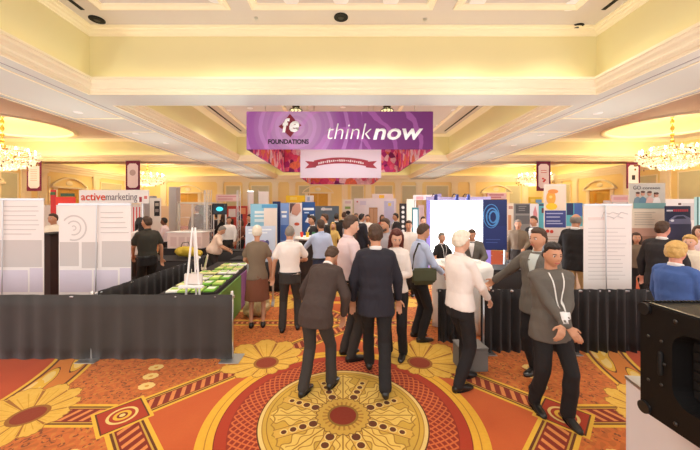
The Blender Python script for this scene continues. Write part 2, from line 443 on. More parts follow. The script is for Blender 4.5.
# side bay trays
def bay(s, y0, y1, cx, cy, RX, RY, idx):
    x0, x1 = (XO, SX) if s > 0 else (-SX, -XO)
    b = MB(); N = 72
    ins = []; out = []
    for i in range(N):
        t = 2*PI*i/N; c, sn = math.cos(t), math.sin(t)
        ins.append(b.bm.verts.new((cx+RX*c, cy+RY*sn, SIDE)))
        kx = ((x1-cx) if c > 0 else (x0-cx))/c if abs(c) > 1e-6 else 1e9
        ky = ((y1-cy) if sn > 0 else (y0-cy))/sn if abs(sn) > 1e-6 else 1e9
        k = min(kx, ky); out.append(b.bm.verts.new((cx+k*c, cy+k*sn, SIDE)))
    for i in range(N):
        j = (i+1) % N; b.bm.faces.new((ins[i], ins[j], out[j], out[i]))
    for X in (x0, x1):      # corner wedges
        for Y in (y0, y1):
            cands = sorted(out, key=lambda v: (v.co.x-X)**2+(v.co.y-Y)**2)
            a = min((v for v in out if abs(v.co.x-X) < 1e-4), key=lambda v: abs(v.co.y-Y), default=None)
            c2 = min((v for v in out if abs(v.co.y-Y) < 1e-4), key=lambda v: abs(v.co.x-X), default=None)
            if a and c2 and a is not c2:
                cv = b.bm.verts.new((X, Y, SIDE)); b.bm.faces.new((a, c2, cv))
    struct('ceiling_bay_%d' % idx, b, M_CEIL)
    b = MB()
    rs = []
    for f, z in ((1.0, 0), (1.0, .12), (.97, .30), (.90, .50), (.78, .68), (.6, .82), (.38, .9), (.15, .94), (.02, .95)):
        rs.append([b.bm.verts.new((cx+RX*f*math.cos(2*PI*i/64), cy+RY*f*math.sin(2*PI*i/64), SIDE+z)) for i in range(64)])
    b.skin(rs, caps=False)
    struct('ceiling_dome_%d' % idx, b, M_COVE, smooth=True)
    b = MB(); rs = []
    for f, z in ((1.06, .01), (1.06, -.05), (1.03, -.09), (.99, -.08), (.975, -.03), (.975, .08), (1.0, .1)):
        rs.append([b.bm.verts.new((cx+RX*f*math.cos(2*PI*i/64), cy+RY*f*math.sin(2*PI*i/64), SIDE+z)) for i in range(64)])
    b.skin(rs, caps=False, closed=True)
    struct('trim_%d' % (60+idx*3), b, M_CORN, smooth=True)
    b = MB(); P = list(LOWP); frame_sweep(b, x0, x1, y0, y1, P); struct('trim_%d' % (61+idx*3), b, M_CORN)
    b = MB(); P = [(o, z-TRAY+SIDE) for o, z in UPP]; frame_sweep(b, x0, x1, y0, y1, P); struct('trim_%d' % (62+idx*3), b, M_CORN)
    # inner cove face above soffit edge
    b = MB(); xx = XO*s; b.span((xx-.1*s, y0, SOF+.05), (xx, y1, SIDE)); struct('trim_%d' % (80+idx), b, M_COVE)
DCX = 20.2
bay(-1, 1.0, 22.0, -20.7, 18.4, 3.3, 2.95, 1); bay(1, 1.0, 22.0, DCX, 18.4, 3.3, 2.95, 2)
bay(-1, 23.2, FARY, -20.7, 31.6, 3.3, 2.7, 3); bay(1, 23.2, FARY, DCX, 31.6, 3.3, 2.7, 4)

# ================================================================ walls
def wall_decor(W, name, panels, arches, pil, L, zt=SOF+.55):
    """all in wall-local coordinates: x along the wall, y out of the wall towards the room (negative = room), z up. W maps to world"""
    pass
def wtrans(o, loc, rot): o.location = loc; o.rotation_euler = (0, 0, rot)
def make_wall(nm, loc, rot, L, arches, pils, panels, idx):
    b = MB().span((0, 0, 0), (L, .3, SIDE+1.0)); w = struct('wall_%s' % nm, b, M_WALL); wtrans(w, loc, rot)
    b = MB()
    for px in pils:     # pilasters with base and cap
        b.span((px-.35, -.12, 0), (px+.35, 0, SOF-.1)); b.span((px-.45, -.18, SOF-.45), (px+.45, 0, SOF-.30)); b.span((px-.42, -.16, 0), (px+.42, 0, .35))
        b.span((px-.22, -.15, .6), (px+.22, -.12, SOF-.7))
    b.span((0, -.10, SOF-.30), (L, 0, SOF-.05)); b.span((0, -.22, SOF-.1), (L, 0, SOF+.12)); b.span((0, -.34, SOF+.12), (L, 0, SOF+.3))
    b.span((0, -.06, .95), (L, 0, 1.05))
    for (x0, x1, z0, z1) in panels:
        for (a, c) in (((x0-.09, z0-.09), (x1+.09, z0)), ((x0-.09, z1), (x1+.09, z1+.09)), ((x0-.09, z0), (x0, z1)), ((x1, z0), (x1+.09, z1))):
            b.span((a[0], -.06, a[1]), (c[0], 0, c[1]))
    for cx in arches:   # segmental pediments over doorways
        R = 2.3; n = 14; hw = 1.75
        z0 = 4.0
        pts = []
        for i in range(n+1):
            t = -hw+2*hw*i/n; pts.append((cx+t, z0+.75*(1-(t/hw)**2)+.14))
        inner = [(cx+t, z0+.75*(1-(t/(hw))**2)) for t in [hw-2*hw*i/n for i in range(n+1)]]
        b.prism(pts+inner, .22, Matrix.Translation((0, -.22, 0)))
        b.span((cx-hw-.1, -.24, z0-.16), (cx+hw+.1, 0, z0))
        b.span((cx-1.55, -.1, 0), (cx-1.2, 0, z0-.16)); b.span((cx+1.2, -.1, 0), (cx+1.55, 0, z0-.16))
        b.ell((cx, -.02, z0+.32), .35, .08, .22)
    t = struct('trim_%d' % idx, b, M_CORN); wtrans(t, loc, rot)
    b = MB()
    for (x0, x1, z0, z1) in panels: b.span((x0, -.03, z0), (x1, -.005, z1))
    t = struct('trim_%d' % (idx+1), b, M_PANELG); wtrans(t, loc, rot)
    for k, cx in enumerate(arches):
        b = MB(); b.span((cx-1.15, -.04, 0.02), (cx-.02, -.005, 3.8)); b.span((cx+.02, -.04, .02), (cx+1.15, -.005, 3.8))
        for sx in (-1, 1):
            for (z0, z1) in ((.3, 1.2), (1.4, 3.5)):
                b.span((cx+sx*.58-.35, -.06, z0), (cx+sx*.58+.35, -.04, z1))
        d = struct('door_%d' % (idx+k), b, mat('door_paint', srgb(214, 168, 66), .5)); wtrans(d, loc, rot)
# far wall: x local = X+25
far_arch = [25+ax(188, 35.5), 25+ax(318, 35.5), 25+ax(496, 35.5)]
make_wall('far', (-SX, FARY, 0), 0, 2*SX, far_arch, [1.0, 3.8, 10.5, 13.5, 17.0, 19.0, 25.2, 28.0, 31.5, 34.0, 38.2, 40.3, 46.5, 49.0],
          [(11.2, 12.8, 1.5, 4.7), (14.2, 16.2, 1.5, 4.7), (19.8, 21.0, 1.5, 4.7), (26.0, 27.4, 1.5, 4.7), (28.8, 30.8, 1.5, 4.7), (32.0, 33.6, 1.5, 4.7), (34.9, 37.4, 1.5, 4.7), (44.3, 45.9, 1.5, 4.7)], 100)
# left wall: local x = Y
make_wall('left', (-SX, 0, 0), PI/2, FARY, [20.2, 27.4], [17.5, 23.6, 24.9, 30.3, 34.6], [(21.9, 23.0, 1.5, 4.7), (25.5, 25.4+.1, 1.5, 4.7), (31.0, 33.8, 1.5, 4.7)], 110)
make_wall('right', (SX, FARY, 0), -PI/2, FARY, [FARY-29.2], [FARY-34.6, FARY-32.2, FARY-26.3, FARY-23.2, FARY-17.0], [(FARY-33.9, FARY-33.0, 1.5, 4.7), (FARY-25.7, FARY-23.9, 1.5, 4.7), (FARY-22.3, FARY-19.0, 1.5, 4.7)], 120)

# ================================================================ light fittings
dl0 = None
def downlight(x, y, z, label, group, r=.13, power=60, spot=True, lens=M_LAMP):
    global dl0
    t = thing('downlight', label, 'ceiling light', (x, y, z), group=group, scale=r/.13)
    if dl0 is None:
        b = MB(); b.lathe([(.13, -.012), (.165, -.012), (.17, 0), (.17, .02), (.13, .02)], n=24); ring = b.build('trim_ring', M_WHITE, t, smooth=False)
        b = MB(); b.lathe([(.0, -.004), (.13, -.004), (.13, .01), (0, .01)], n=24); ln = b.build('lens', lens, t)
        dl0 = t
    else:
        for ch in dl0.children:
            if ch.type == 'MESH':
                c = ch.copy(); COL.objects.link(c); c.parent = t
    if spot and power:
        ld = bpy.data.lights.new('downlight_beam', 'SPOT'); ld.energy = power; ld.color = (1, .90, .80); ld.spot_size = math.radians(130); ld.spot_blend = .9; ld.shadow_soft_size = .25
        lo = bpy.data.objects.new('lamp', ld); COL.objects.link(lo); lo.location = (x, y, z-.05)
    return t
def place_dl(px, py, z, where, r=.13, power=60, group='downlights in the ceiling'):
    Y = (z-CAMZ)*F/(209-py); X = ax(px, Y)
    return downlight(X, Y, z-.012, where, group, r, power)
for (px, py, t) in ((291, -1, 'round downlight in the front tray ceiling, left of the middle'), (341, -1, 'round downlight in the front tray ceiling, exactly in the middle'),
                    (391, 0, 'round downlight in the front tray ceiling, just right of the middle'), (478, 1, 'round downlight in the front tray ceiling, inside the right panel moulding'),
                    (574, 4, 'largest looking round downlight near the right corner of the front tray ceiling'), (214, -3, 'round downlight in the left panel of the front tray ceiling')):
    place_dl(px, py, TRAY, t, r=.16 if px < 500 else .19, power=150)
for (x, y) in ((-5, 3), (0, 3), (5, 3), (-5, 0), (0, 0), (5, 0), (-2.5, 6), (2.5, 6)):
    downlight(x, y, TRAY-.012, 'round downlight in the front tray ceiling overhead, above the camera', 'downlights above the camera', .16, 150)
soff = ((78, 112, 'left soffit, nearest one'), (136, 133.3, 'left soffit, second from the front'), (166, 143, 'left soffit, third from the front'), (187, 152, 'left soffit, fourth from the front'), (241, 172, 'left soffit, far end beyond the cross beam'),
        (598, 113, 'right soffit, nearest one'), (541, 134.6, 'right soffit, second from the front'), (514, 145, 'right soffit, third from the front'), (493, 153, 'right soffit, fourth from the front'), (444, 172, 'right soffit, far end beyond the cross beam'))
for px, py, t in soff: place_dl(px, py, SOF, 'small round downlight in the '+t, r=.11, power=70)
for k, y in enumerate((3.5, 6.5)):
    for s in (-1, 1): downlight(s*9.5, y, SOF-.012, 'small round downlight in the side soffit overhead, outside the picture', 'downlights above the camera', .11, 70)
for (px, py, t) in ((228, 110, 'left, near the dark slot'), (250, 108, 'left, beside the hanging sign'), (454, 110, 'right, outside the dark slot'), (438, 125, 'right, beside the hanging sign')):
    place_dl(px, py, TRAY, 'downlight in the middle tray ceiling, '+t, r=.12, power=150)
for (x, y) in ((-3.5, 13), (3.5, 13), (-3.5, 18), (3.5, 18), (0, 16), (-3.5, 26), (3.5, 26), (0, 30), (-4, 31), (4, 31)):
    downlight(x, y, TRAY-.012, 'downlight in the rear tray ceiling behind the hanging sign', 'downlights behind the hanging sign', .12, 330)
# black round ceiling loudspeakers
for (px, py, t) in ((97, 19.3, 'left corner of the front tray'), (576, 27, 'right corner of the front tray'), (341, 17, 'middle of the front tray')):
    Y = (TRAY-CAMZ)*F/(209-py); X = ax(px, Y)
    o = thing('ceiling_speaker', 'black round recessed ceiling speaker in the '+t, 'speaker', (X, Y, TRAY-.012), group='round ceiling speakers')
    MB().lathe([(0, -.01), (.17, -.02), (.2, -.01), (.2, .01), (0, .01)], n=24).build('grille', M_BLACK, o)
    MB().lathe([(.0, -.03), (.07, -.03), (.075, -.01), (0, -.01)], n=20).build('cone', M_BLACKGL, o)
for (px, py, t) in ((256, 18, 'left'), (425, 19, 'right')):
    Y = (TRAY-CAMZ)*F/(209-py); X = ax(px, Y)
    o = thing('sprinkler', 'tiny metal sprinkler head in the front tray, %s of the middle' % t, 'sprinkler', (X, Y, TRAY-.005), group='sprinkler heads')
    MB().lathe([(0, -.04), (.05, -.035), (.02, -.02), (.06, -.005), (.06, .01), (0, .01)], n=16).build('deflector', M_CHROME, o)

# cove strips (the trays of the hall are cove lit from behind the cornice)
def strip(x, y, z, lx, ly, pw, colr=(1, .84, .55), tilt=(PI, 0, 0)):
    ld = bpy.data.lights.new('cove_strip', 'AREA'); ld.shape = 'RECTANGLE'; ld.size = lx; ld.size_y = ly; ld.energy = pw; ld.color = colr
    lo = bpy.data.objects.new('cove_strip', ld); COL.objects.link(lo); lo.location = (x, y, z); lo.rotation_euler = tilt; return lo
CP = .8     # watts per metre
for (y0, y1) in TRAYS:
    L = y1-y0-.6; cy = (y0+y1)/2
    for s in (-1, 1): strip(s*(XI-.14), cy, SOF+.44, .18, L, CP*L)
    for yy in (y0+.14, y1-.14):
        if yy > 0: strip(0, yy, SOF+.44, 2*XI-.8, .18, CP*2*XI)
for s in (-1, 1):
    for (y0, y1) in ((1.0, 22.0), (23.2, FARY)):
        strip(s*(XO+SX)/2, y1-.14, SOF+.44, 13.5, .18, CP*16)
        strip(s*(SX-.14), (y0+y1)/2, SOF+.44, .18, y1-y0-1, CP*(y1-y0))
# added fill lamps, no real fittings, facing up to brighten soffits and beams
def add_soffit_fill(x, y, pw, z=2.75):
    ld = bpy.data.lights.new('soffit_fill_light', 'AREA'); ld.shape = 'DISK'; ld.size = 1.4; ld.energy = pw; ld.color = (.93, 1, .93)
    lo = bpy.data.objects.new('soffit_fill_light', ld); COL.objects.link(lo); lo.location = (x, y, z); lo.rotation_euler = (PI, 0, 0)
for s in (-1, 1):
    for y in (2.0, 6.0, 10.5, 15, 20, 26, 31): add_soffit_fill(s*9.4, y, 36)
    for y in (8.3, 12.5, 20.0, 27): add_soffit_fill(s*4.2, y, 32)
add_soffit_fill(0, 9.6, 30); add_soffit_fill(0, 19, 30); add_soffit_fill(0, 28, 30)
# world : the rest of the bright hall behind the camera
w = bpy.data.worlds.new('hall_light'); scene.world = w; w.use_nodes = True
bg = w.node_tree.nodes['Background']; bg.inputs[0].default_value = (1.0, .965, .95, 1); bg.inputs[1].default_value = 1.25

# ================================================================ chandeliers
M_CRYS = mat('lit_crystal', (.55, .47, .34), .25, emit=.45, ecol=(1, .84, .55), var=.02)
M_CRYSD = mat('amber_crystal', srgb(120, 80, 40), .2, var=.1, emit=.05, ecol=(1, .7, .35))
M_BULB = mat('candle_bulb', (1, .9, .7), .4, emit=14, ecol=(1, .86, .62))
def make_chandelier(label, loc):
    t = thing('chandelier', label, 'chandelier', loc, group='crystal chandeliers')
    MB().lathe([(0, 3.25), (.28, 3.25), (.24, 3.12), (.08, 3.05), (.0, 3.04)], n=20).build('ceiling_rose', M_GOLD, t, smooth=True)
    b = MB().cyl((0, 0, .9), (0, 0, 3.1), .03, n=8)
    for z in (1.3, 1.7, 2.1, 2.5, 2.85): b.ell((0, 0, z), .10, .10, .16, seg=10, rings=6)
    b.lathe([(.0, .85), (.16, .9), (.22, 1.0), (.12, 1.12), (.04, 1.3)], n=16)
    b.build('stem', M_GOLD, t, smooth=True)
    rnd = random.Random(3)
    tiers = [(1.72, .62, .44), (1.62, .28, .5), (1.2, .02, .4), (.7, -.18, .3), (1.05, .92, .35)]
    for k, (R, z, drop) in enumerate(tiers):
        b = MB()
        N = int(R*44)
        for i in range(N):
            a = 2*PI*i/N+rnd.uniform(-.03, .03)
            for j in range(3):
                zz = z-drop*j/3+rnd.uniform(-.04, .04); rr = R*(1-.10*j)+rnd.uniform(-.05, .05)
                c = Vector((rr*math.cos(a), rr*math.sin(a), zz)); s_ = rnd.uniform(.03, .055)
                MM = Matrix.Translation(c) @ Euler((rnd.random(), rnd.random(), a)).to_matrix().to_4x4() @ Matrix.Diagonal((s_, s_, s_*1.7, 1))
                bmesh.ops.create_icosphere(b.bm, subdivisions=1, radius=1.0, matrix=MM)
        b.build('crystal_tier', M_CRYS, t)['kind'] = 'stuff'
    b = MB()
    for i in range(80):
        a = rnd.uniform(0, 2*PI); rr = 1.72*math.sqrt(rnd.uniform(.15, 1)); zz = rnd.uniform(-.35, .75)
        MM = Matrix.Translation((rr*math.cos(a), rr*math.sin(a), zz)) @ Matrix.Diagonal((.05, .05, .08, 1))
        bmesh.ops.create_icosphere(b.bm, subdivisions=1, radius=1.0, matrix=MM)
    b.build('amber_drops', M_CRYSD, t)['kind'] = 'stuff'
    b = MB()
    for k, (R, z, drop) in enumerate(tiers[:3]):
        pts = [(R*math.cos(2*PI*i/32), R*math.sin(2*PI*i/32), z) for i in range(33)]
        b.tube(pts, .025, 6)
        for i in range(8):
            a = 2*PI*i/8; b.tube([(0, 0, .95), (R*.5*math.cos(a), R*.5*math.sin(a), z+.05), (R*math.cos(a), R*math.sin(a), z)], .02, 6)
    b.build('frame', M_GOLD, t)
    for i in range(14):
        a = 2*PI*i/14+.1; MB().lathe([(0, 0), (.045, .04), (.05, .1), (.02, .2), (0, .24)], (1.45*math.cos(a), 1.45*math.sin(a), .66), 10).build('candle_bulb', M_BULB, t, smooth=True)
    return t
CHANDS = [(-20.9, 18.4, 'crystal chandelier at the left edge, under the near left dome'), (DCX, 18.4, 'large crystal chandelier under the near right dome'),
          (-20.6, 31.6, 'smaller looking far left chandelier beside the hanging purple banner'), (DCX, 31.6, 'far right chandelier beyond the cross beam, washed out by glare')]
ch0 = None
for (x, y, lb) in CHANDS:
    z = 4.85
    if ch0 is None: ch0 = make_chandelier(lb, (x, y, z)); t = ch0
    else: t = copy_tree(ch0); t.location = (x, y, z); t['label'] = lb
    for dz, pw in ((.4, 330), (2.0, 200)):
        ld = bpy.data.lights.new('chandelier_glow', 'POINT'); ld.energy = pw; ld.color = (1, .80, .50); ld.shadow_soft_size = .6
        lo = bpy.data.objects.new('chandelier_glow', ld); COL.objects.link(lo); lo.location = (x, y, z+dz)
# two dark-framed lanterns high in the middle tray, above the hanging sign
for (px, t) in ((296, 'left'), (387, 'right')):
    Y = 15.5; X = ax(px, Y); o = thing('pendant_lantern', 'small dark gold crown lantern hanging high above the purple sign, %s one' % t, 'lantern', (X, Y, 7.25), group='crown lanterns above the sign')
    Mk = mat('dark_bronze', srgb(60, 48, 30), .4, metal=.6)
    MB().lathe([(0, .05), (.2, .05), (.18, -.02), (.03, -.05), (0, -.05)], n=16).build('ceiling_rose', Mk, o)
    MB().lathe([(0, -.04), (.16, -.06), (.30, -.16), (.30, -.26), (.22, -.30), (0, -.32)], n=20).build('shade', mat('lantern_glass', srgb(235, 225, 170), .5, emit=.7), o, smooth=True)
    b = MB()
    for i in range(10):
        a = 2*PI*i/10; b.tube([(.14*math.cos(a), .14*math.sin(a), -.04), (.31*math.cos(a), .31*math.sin(a), -.14), (.33*math.cos(a+.2), .33*math.sin(a+.2), -.24), (.22*math.cos(a), .22*math.sin(a), -.33)], .022, 6)
    for z, r in ((-.15, .32), (-.31, .22)): b.tube([(r*math.cos(2*PI*i/20), r*math.sin(2*PI*i/20), z) for i in range(21)], .02, 6)
    b.build('cage', Mk, o)

# ================================================================ big hanging sign
def purple_mat(W, H):
    m, nt, b = _new('purple_swirl_fabric'); (x, y, z), vec = coords(nt)
    px = x+W*.235; pz = z-.1                 # rings round the emblem
    r = hyp(px, pz*1.0); u = (x/W+.5)
    base = mixc(nt, (u*1.15-.12).sat(), srgb(146, 80, 152), srgb(100, 28, 100))
    glow = (1.0-r/1.6).sat()
    base = mixc(nt, glow*.75, base, srgb(204, 172, 206))
    nz = noise_e(nt, vec, 1.5)
    rr = (r*11+nz*1.5).sin()
    base = mixc(nt, (rr > .75)*(u < .62)*.3, base, srgb(205, 150, 215))
    base = mixc(nt, (rr < -.8)*(u < .62)*.25, base, srgb(140, 66, 150))
    r2 = hyp(x-W*.02, (z+.9))
    base = mixc(nt, ((r2*7+nz*3).sin() > .85)*.3, base, srgb(200, 120, 200))
    nt.links.new(base, b.inputs['Base Color']); b.inputs['Roughness'].default_value = .7
    return m
def flower_mat():
    m, nt, b = _new('flower_print_fabric'); _, vec = coords(nt)
    cr = nt.nodes.new('ShaderNodeValToRGB'); e = cr.color_ramp; e.interpolation = 'CONSTANT'
    cols = [(0, (190, 50, 140)), (.14, (240, 80, 130)), (.32, (255, 165, 195)), (.46, (250, 130, 90)), (.58, (215, 75, 160)), (.68, (255, 215, 225)), (.82, (120, 30, 100)), (.88, (250, 110, 150))]
    e.elements[0].position = 0; e.elements[0].color = srgb(*cols[0][1])+(1,)
    e.elements[1].position = cols[1][0]; e.elements[1].color = srgb(*cols[1][1])+(1,)
    for p, c in cols[2:]:
        k = e.elements.new(p); k.color = srgb(*c)+(1,)
    mp = nt.nodes.new('ShaderNodeMapping'); mp.inputs['Scale'].default_value = (1, 1, .8); nt.links.new(vec, mp.inputs[0])
    v = voro(nt, mp.outputs[0], 3.6, 'Color'); sp = nt.nodes.new('ShaderNodeSeparateColor'); nt.links.new(v, sp.inputs[0]); nt.links.new(sp.outputs[0], cr.inputs[0])
    v2 = E(nt, voro(nt, mp.outputs[0], 11.0)); c = mixc(nt, (v2*1.0).sat()*.4, cr.outputs[0], srgb(120, 20, 80))
    nt.links.new(c, b.inputs['Base Color']); b.inputs['Roughness'].default_value = .8
    return m
M_FLOW = flower_mat()
M_BLK_INK = mat('dark_ink', srgb(40, 18, 40), .6); M_WINK = mat('white_ink', srgb(250, 248, 250), .6); M_RINK = mat('crimson_ink', srgb(120, 14, 40), .6, var=.3, vs=12)
def box_sign(name, label, X0, X1, Y0, z0, z1, mfront, group=None):
    W = X1-X0; cx = (X0+X1)/2
    o = thing(name, label, 'hanging sign', (cx, Y0+W/2, z0), group=group); T = .06; H = z1-z0
    front = None
    for k in range(4):
        a = k*PI/2
        b = MB().box((0, 0, 0), (W-(T if k % 2 else 0), T*.5, H), bevel=.012)
        p = b.build('fabric_panel', mfront if k != 9 else M_FLOW, o); p.rotation_euler = (0, 0, a)
        p.location = Matrix.Rotation(a, 3, 'Z') @ Vector((0, -W/2, H/2))
        b = MB().box((0, 0, 0), (W-2*T, T*.4, H-.02))
        q = b.build('lining_panel', M_FLOW, o); q.rotation_euler = (0, 0, a); q.location = Matrix.Rotation(a, 3, 'Z') @ Vector((0, -W/2+T*.55, H/2))
        if k == 0: front = p
    b = MB()
    for sx in (-1, 1):
        for sy in (-1, 1): b.cyl((sx*W*.42, sy*W*.42, H-.02), (sx*W*.42, sy*W*.42, TRAY-z0), .012, n=6)
    b.build('suspension_cable', M_CHROME, o)
    b = MB(); 
    for s in (-1, 1): b.span((-W/2+.05, s*W*.42-.02, H-.08), (W/2-.05, s*W*.42+.02, H-.04))
    b.build('top_rail', M_CHROME, o)
    return o, front
YB = 10.35
x0, x1 = ax(246.5, YB), ax(433, YB); z0, z1 = az(149.5, YB), az(111.5, YB)
W = x1-x0; H = z1-z0
sign, fr = box_sign('hanging_box_sign', 'large square purple hanging sign with white lettering and a torn diamond emblem', x0, x1, YB, z0, z1, purple_mat(W, H))
fy = -W/2-.018
def sx(px): return ax(px, YB)-(x0+x1)/2
def sz(py): return az(py, YB)-z0
text_obj('think', 'lettering', M_WINK, sign, (sx(349.3), fy, sz(139.3)), .58, width=sx(372)-sx(327.5), shear=.22, bold=-.012)
text_obj('now', 'lettering', M_WINK, sign, (sx(398), fy, sz(139.3)), .56, width=sx(423)-sx(373), shear=.22, bold=.02)
text_obj('FOUNDATIONS', 'lettering', M_BLK_INK, sign, (sx(288.5), fy, sz(143.9)), .155, width=sx(309)-sx(268.3), bold=.035)
# emblem : torn diamond with e letters
ex, ez = sx(290), sz(126)
b = MB(); D = [(0, .42), (.16, .24), (.22, .12), (.30, .10), (.41, .02), (.28, -.06), (.20, -.16), (.02, -.40), (-.16, -.24), (-.22, -.10), (-.30, -.10), (-.40, -.02), (-.28, .06), (-.2, .16)]
b.prism([(x*.98, z*.98) for x, z in D], -.006, Matrix.Translation((ex, fy, ez)))
b.build('emblem_diamond', M_RINK, sign)
text_obj('f', 'emblem_letter', M_WINK, sign, (ex-.13, fy-.006, ez-.20), .46, shear=.2, bold=.04, width=.26)
text_obj('e', 'emblem_letter', M_WINK, sign, (ex+.15, fy-.006, ez-.18), .50, shear=.2, bold=.04, width=.34)
# smaller box nested below
YS = 11.95
M_WFAB = mat('white_print_fabric', srgb(240, 228, 242), .7, var=.02, vs=1)
xa, xb = ax(300.5, YS), ax(381, YS); za, zb = az(178, YS), 4.55
small, _ = box_sign('hanging_box_sign', 'smaller white square hanging sign with a red ribbon, below the purple one', xa, xb, YS, za, zb, M_WFAB)
Ws = xb-xa; fy2 = -Ws/2-.018
def rx(px): return ax(px, YS)-(xa+xb)/2
def rz(py): return az(py, YS)-za
# arched ribbon
b = MB(); n = 16; top = []; bot = []
for i in range(n+1):
    t = -1+2*i/n; X = rx(341)+t*(rx(368)-rx(341)); zt = rz(157.5+ (t*t)*3.2)
    top.append((X, zt)); bot.append((X, zt-(rz(157.5)-rz(163.5))))
b.prism(top+list(reversed(bot)), -.008, Matrix.Translation((0, fy2, 0)))
for s in (-1, 1):
    c = rx(341); q = lambda px: c+s*(rx(341+px)-c)
    b.prism([(q(24), rz(162)), (q(36), rz(161)), (q(32), rz(164.5)), (q(36), rz(168.5)), (q(25), rz(167.5))], -.005, Matrix.Translation((0, fy2, 0)))
b.build('ribbon', mat('ribbon_print', srgb(170, 60, 75), .7, var=.35, vs=3), small)
b = MB()
rnd = random.Random(5)
for i in range(22):
    t = -1+2*(i+.5)/22*1.0; X = rx(341)+t*(rx(364)-rx(341)); zt = rz(160.6+(t*t)*3.0)
    b.box((X, fy2-.01, zt), (.045, .004, rnd.uniform(.04, .10)), ry=rnd.uniform(-.3, .3))
b.build('ribbon_lettering', M_WINK, small)

M_FLOWD = mat('purple_flower_border', srgb(110, 26, 70), .8, var=.55, vs=9)
# ================================================================ narrow banners hung from the cross beam
def beam_banner(pxl, pxr, pyt, pyb, label, mark):
    Y = 21.9; xl, xr = ax(pxl, Y), ax(pxr, Y); zb_, zt_ = az(pyb, Y), az(pyt, Y); W = xr-xl; H = zt_-zb_
    o = thing('hanging_banner', label, 'banner', ((xl+xr)/2, Y, zb_), group='narrow banners hung from the cross beam')
    MB().box((0, 0, H/2), (W, .03, H), bevel=.006).build('fabric_panel', M_FLOWD, o)
    c = .16; w, h = W/2-.13, H/2-.2
    pts = [(-w+c, -h), (w-c, -h), (w, -h+c), (w, h-c), (w-c, h), (-w+c, h), (-w, h-c), (-w, -h+c)]
    MB().prism([(x, z+H/2) for x, z in pts], -.01, Matrix.Translation((0, -.016, 0))).build('name_panel', M_WFAB, o)
    b = MB()
    if mark == 0:
        for k in range(7): b.box((0, -.03, H*.7-k*.13), (W*.45, .006, .04))
        m = mat('grey_print', srgb(190, 170, 180), .7)
    elif mark == 1:
        b.lathe([(.0, 0), (.22, 0), (.22, .01), (0, .01)], n=20); bmesh.ops.rotate(b.bm, verts=b.bm.verts, matrix=Matrix.Rotation(PI/2, 3, 'X')); bmesh.ops.translate(b.bm, verts=b.bm.verts, vec=(0, -.026, H*.6)); m = mat('grey_print', srgb(190, 170, 180), .7)
    elif mark == 2:
        for (x, z) in ((-.05, .9), (.08, .8), (.0, .7)): b.ell((x, -.03, z), .09, .008, .07)
        b.box((0, -.03, 1.5), (W*.4, .006, .04)); b.box((0, -.03, 1.35), (W*.4, .006, .04)); m = mat('red_print', srgb(190, 60, 80), .7)
    else:
        b.box((0, -.03, H*.42), (.24, .006, .34)); m = mat('ink_print', srgb(50, 45, 60), .7)
    b.build('printed_mark', m, o)
    b = MB(); b.cyl((-W/2-.04, 0, H+.01), (W/2+.04, 0, H+.01), .02)
    for s in (-1, 1): b.cyl((s*W*.4, 0, H), (s*W*.4, 0, H+.14+max(0, SOF-.0-zt_-.14)), .008, n=6)
    b.build('hanging_rail', M_CHROME, o)
beam_banner(26.8, 41.5, 160.8, 191, 'narrow flower-bordered banner with white panel, leftmost, beside the left chandelier', 0)
beam_banner(125.8, 140, 160.8, 190.5, 'narrow flower-bordered banner with white panel above the red and white booth', 1)
beam_banner(536.5, 550.5, 161.3, 191, 'narrow flower-bordered banner with small red mark, above the yellow cartoon poster', 2)
beam_banner(626.3, 640, 162.3, 188.5, 'narrow flower-bordered banner with small dark mark, left of the right chandelier', 3)
# ================================================================ people (forward = local +Y)
SKIN = {'fair': mat('fair_skin', srgb(222, 172, 145), .55, var=.05, vs=20), 'tan': mat('tan_skin', srgb(200, 145, 112), .55, var=.05, vs=20), 'dark': mat('dark_skin', srgb(120, 78, 55), .55, var=.05, vs=20), 'pink': mat('pink_skin', srgb(226, 160, 138), .55, var=.05, vs=20)}
HAIRC = {'brown': mat('brown_hair', srgb(70, 48, 32), .6, var=.3, vs=60), 'black': mat('black_hair', srgb(28, 22, 20), .5, var=.3, vs=60), 'grey': mat('grey_hair', srgb(130, 122, 112), .6, var=.25, vs=60),
         'red': mat('auburn_hair', srgb(84, 28, 16), .5, var=.35, vs=60), 'blond': mat('blond_hair', srgb(205, 165, 95), .6, var=.25, vs=60), 'white': mat('white_hair', srgb(225, 215, 195), .6, var=.1, vs=60)}
M_EYE = mat('eye_white', srgb(235, 230, 225), .3); M_IRIS = mat('dark_iris', srgb(45, 30, 22), .3); M_LIP = mat('lips', srgb(180, 95, 85), .5); M_SHOE = mat('black_leather', (.015, .013, .012), .3)
def cloth(name, c, rough=.85, var=.10): return mat(name, srgb(*c), rough, var=var, vs=5, bump=.25, bs=140)
def headfn(d, t=0.0):
    """d: unit direction (x right, y front, z up) -> surface point of the head relative to its centre"""
    x, y, z = d
    rx, ry, rz = .074+t, .094+t, .118+t
    p = Vector((x*rx, y*ry, z*rz))
    if z < 0:
        k = min(1, -z); p.x *= 1-.26*k*k; 
        if y > 0: p.y *= 1-.02*k; p.y += .006*k
        else: p.y *= 1-.30*k
    if z > 0 and y < 0: p.y *= 1.06
    if y > .2:
        def g(cx, cz, sx, sz): return math.exp(-((p.x-cx)/sx)**2-((p.z-cz)/sz)**2)
        p.y += .020*g(0, -.022, .011, .013)+.012*g(0, .002, .009, .022)
        p.y -= .010*(g(.030, .008, .014, .010)+g(-.030, .008, .014, .010))
        p.y += .004*g(0, .030, .045, .010)+.006*g(0, -.062, .022, .007)-.003*g(0, -.076, .02, .005)+.007*g(0, -.096, .02, .014)
        p.y += .003*(g(.04, -.03, .02, .02)+g(-.04, -.03, .02, .02))
    return p
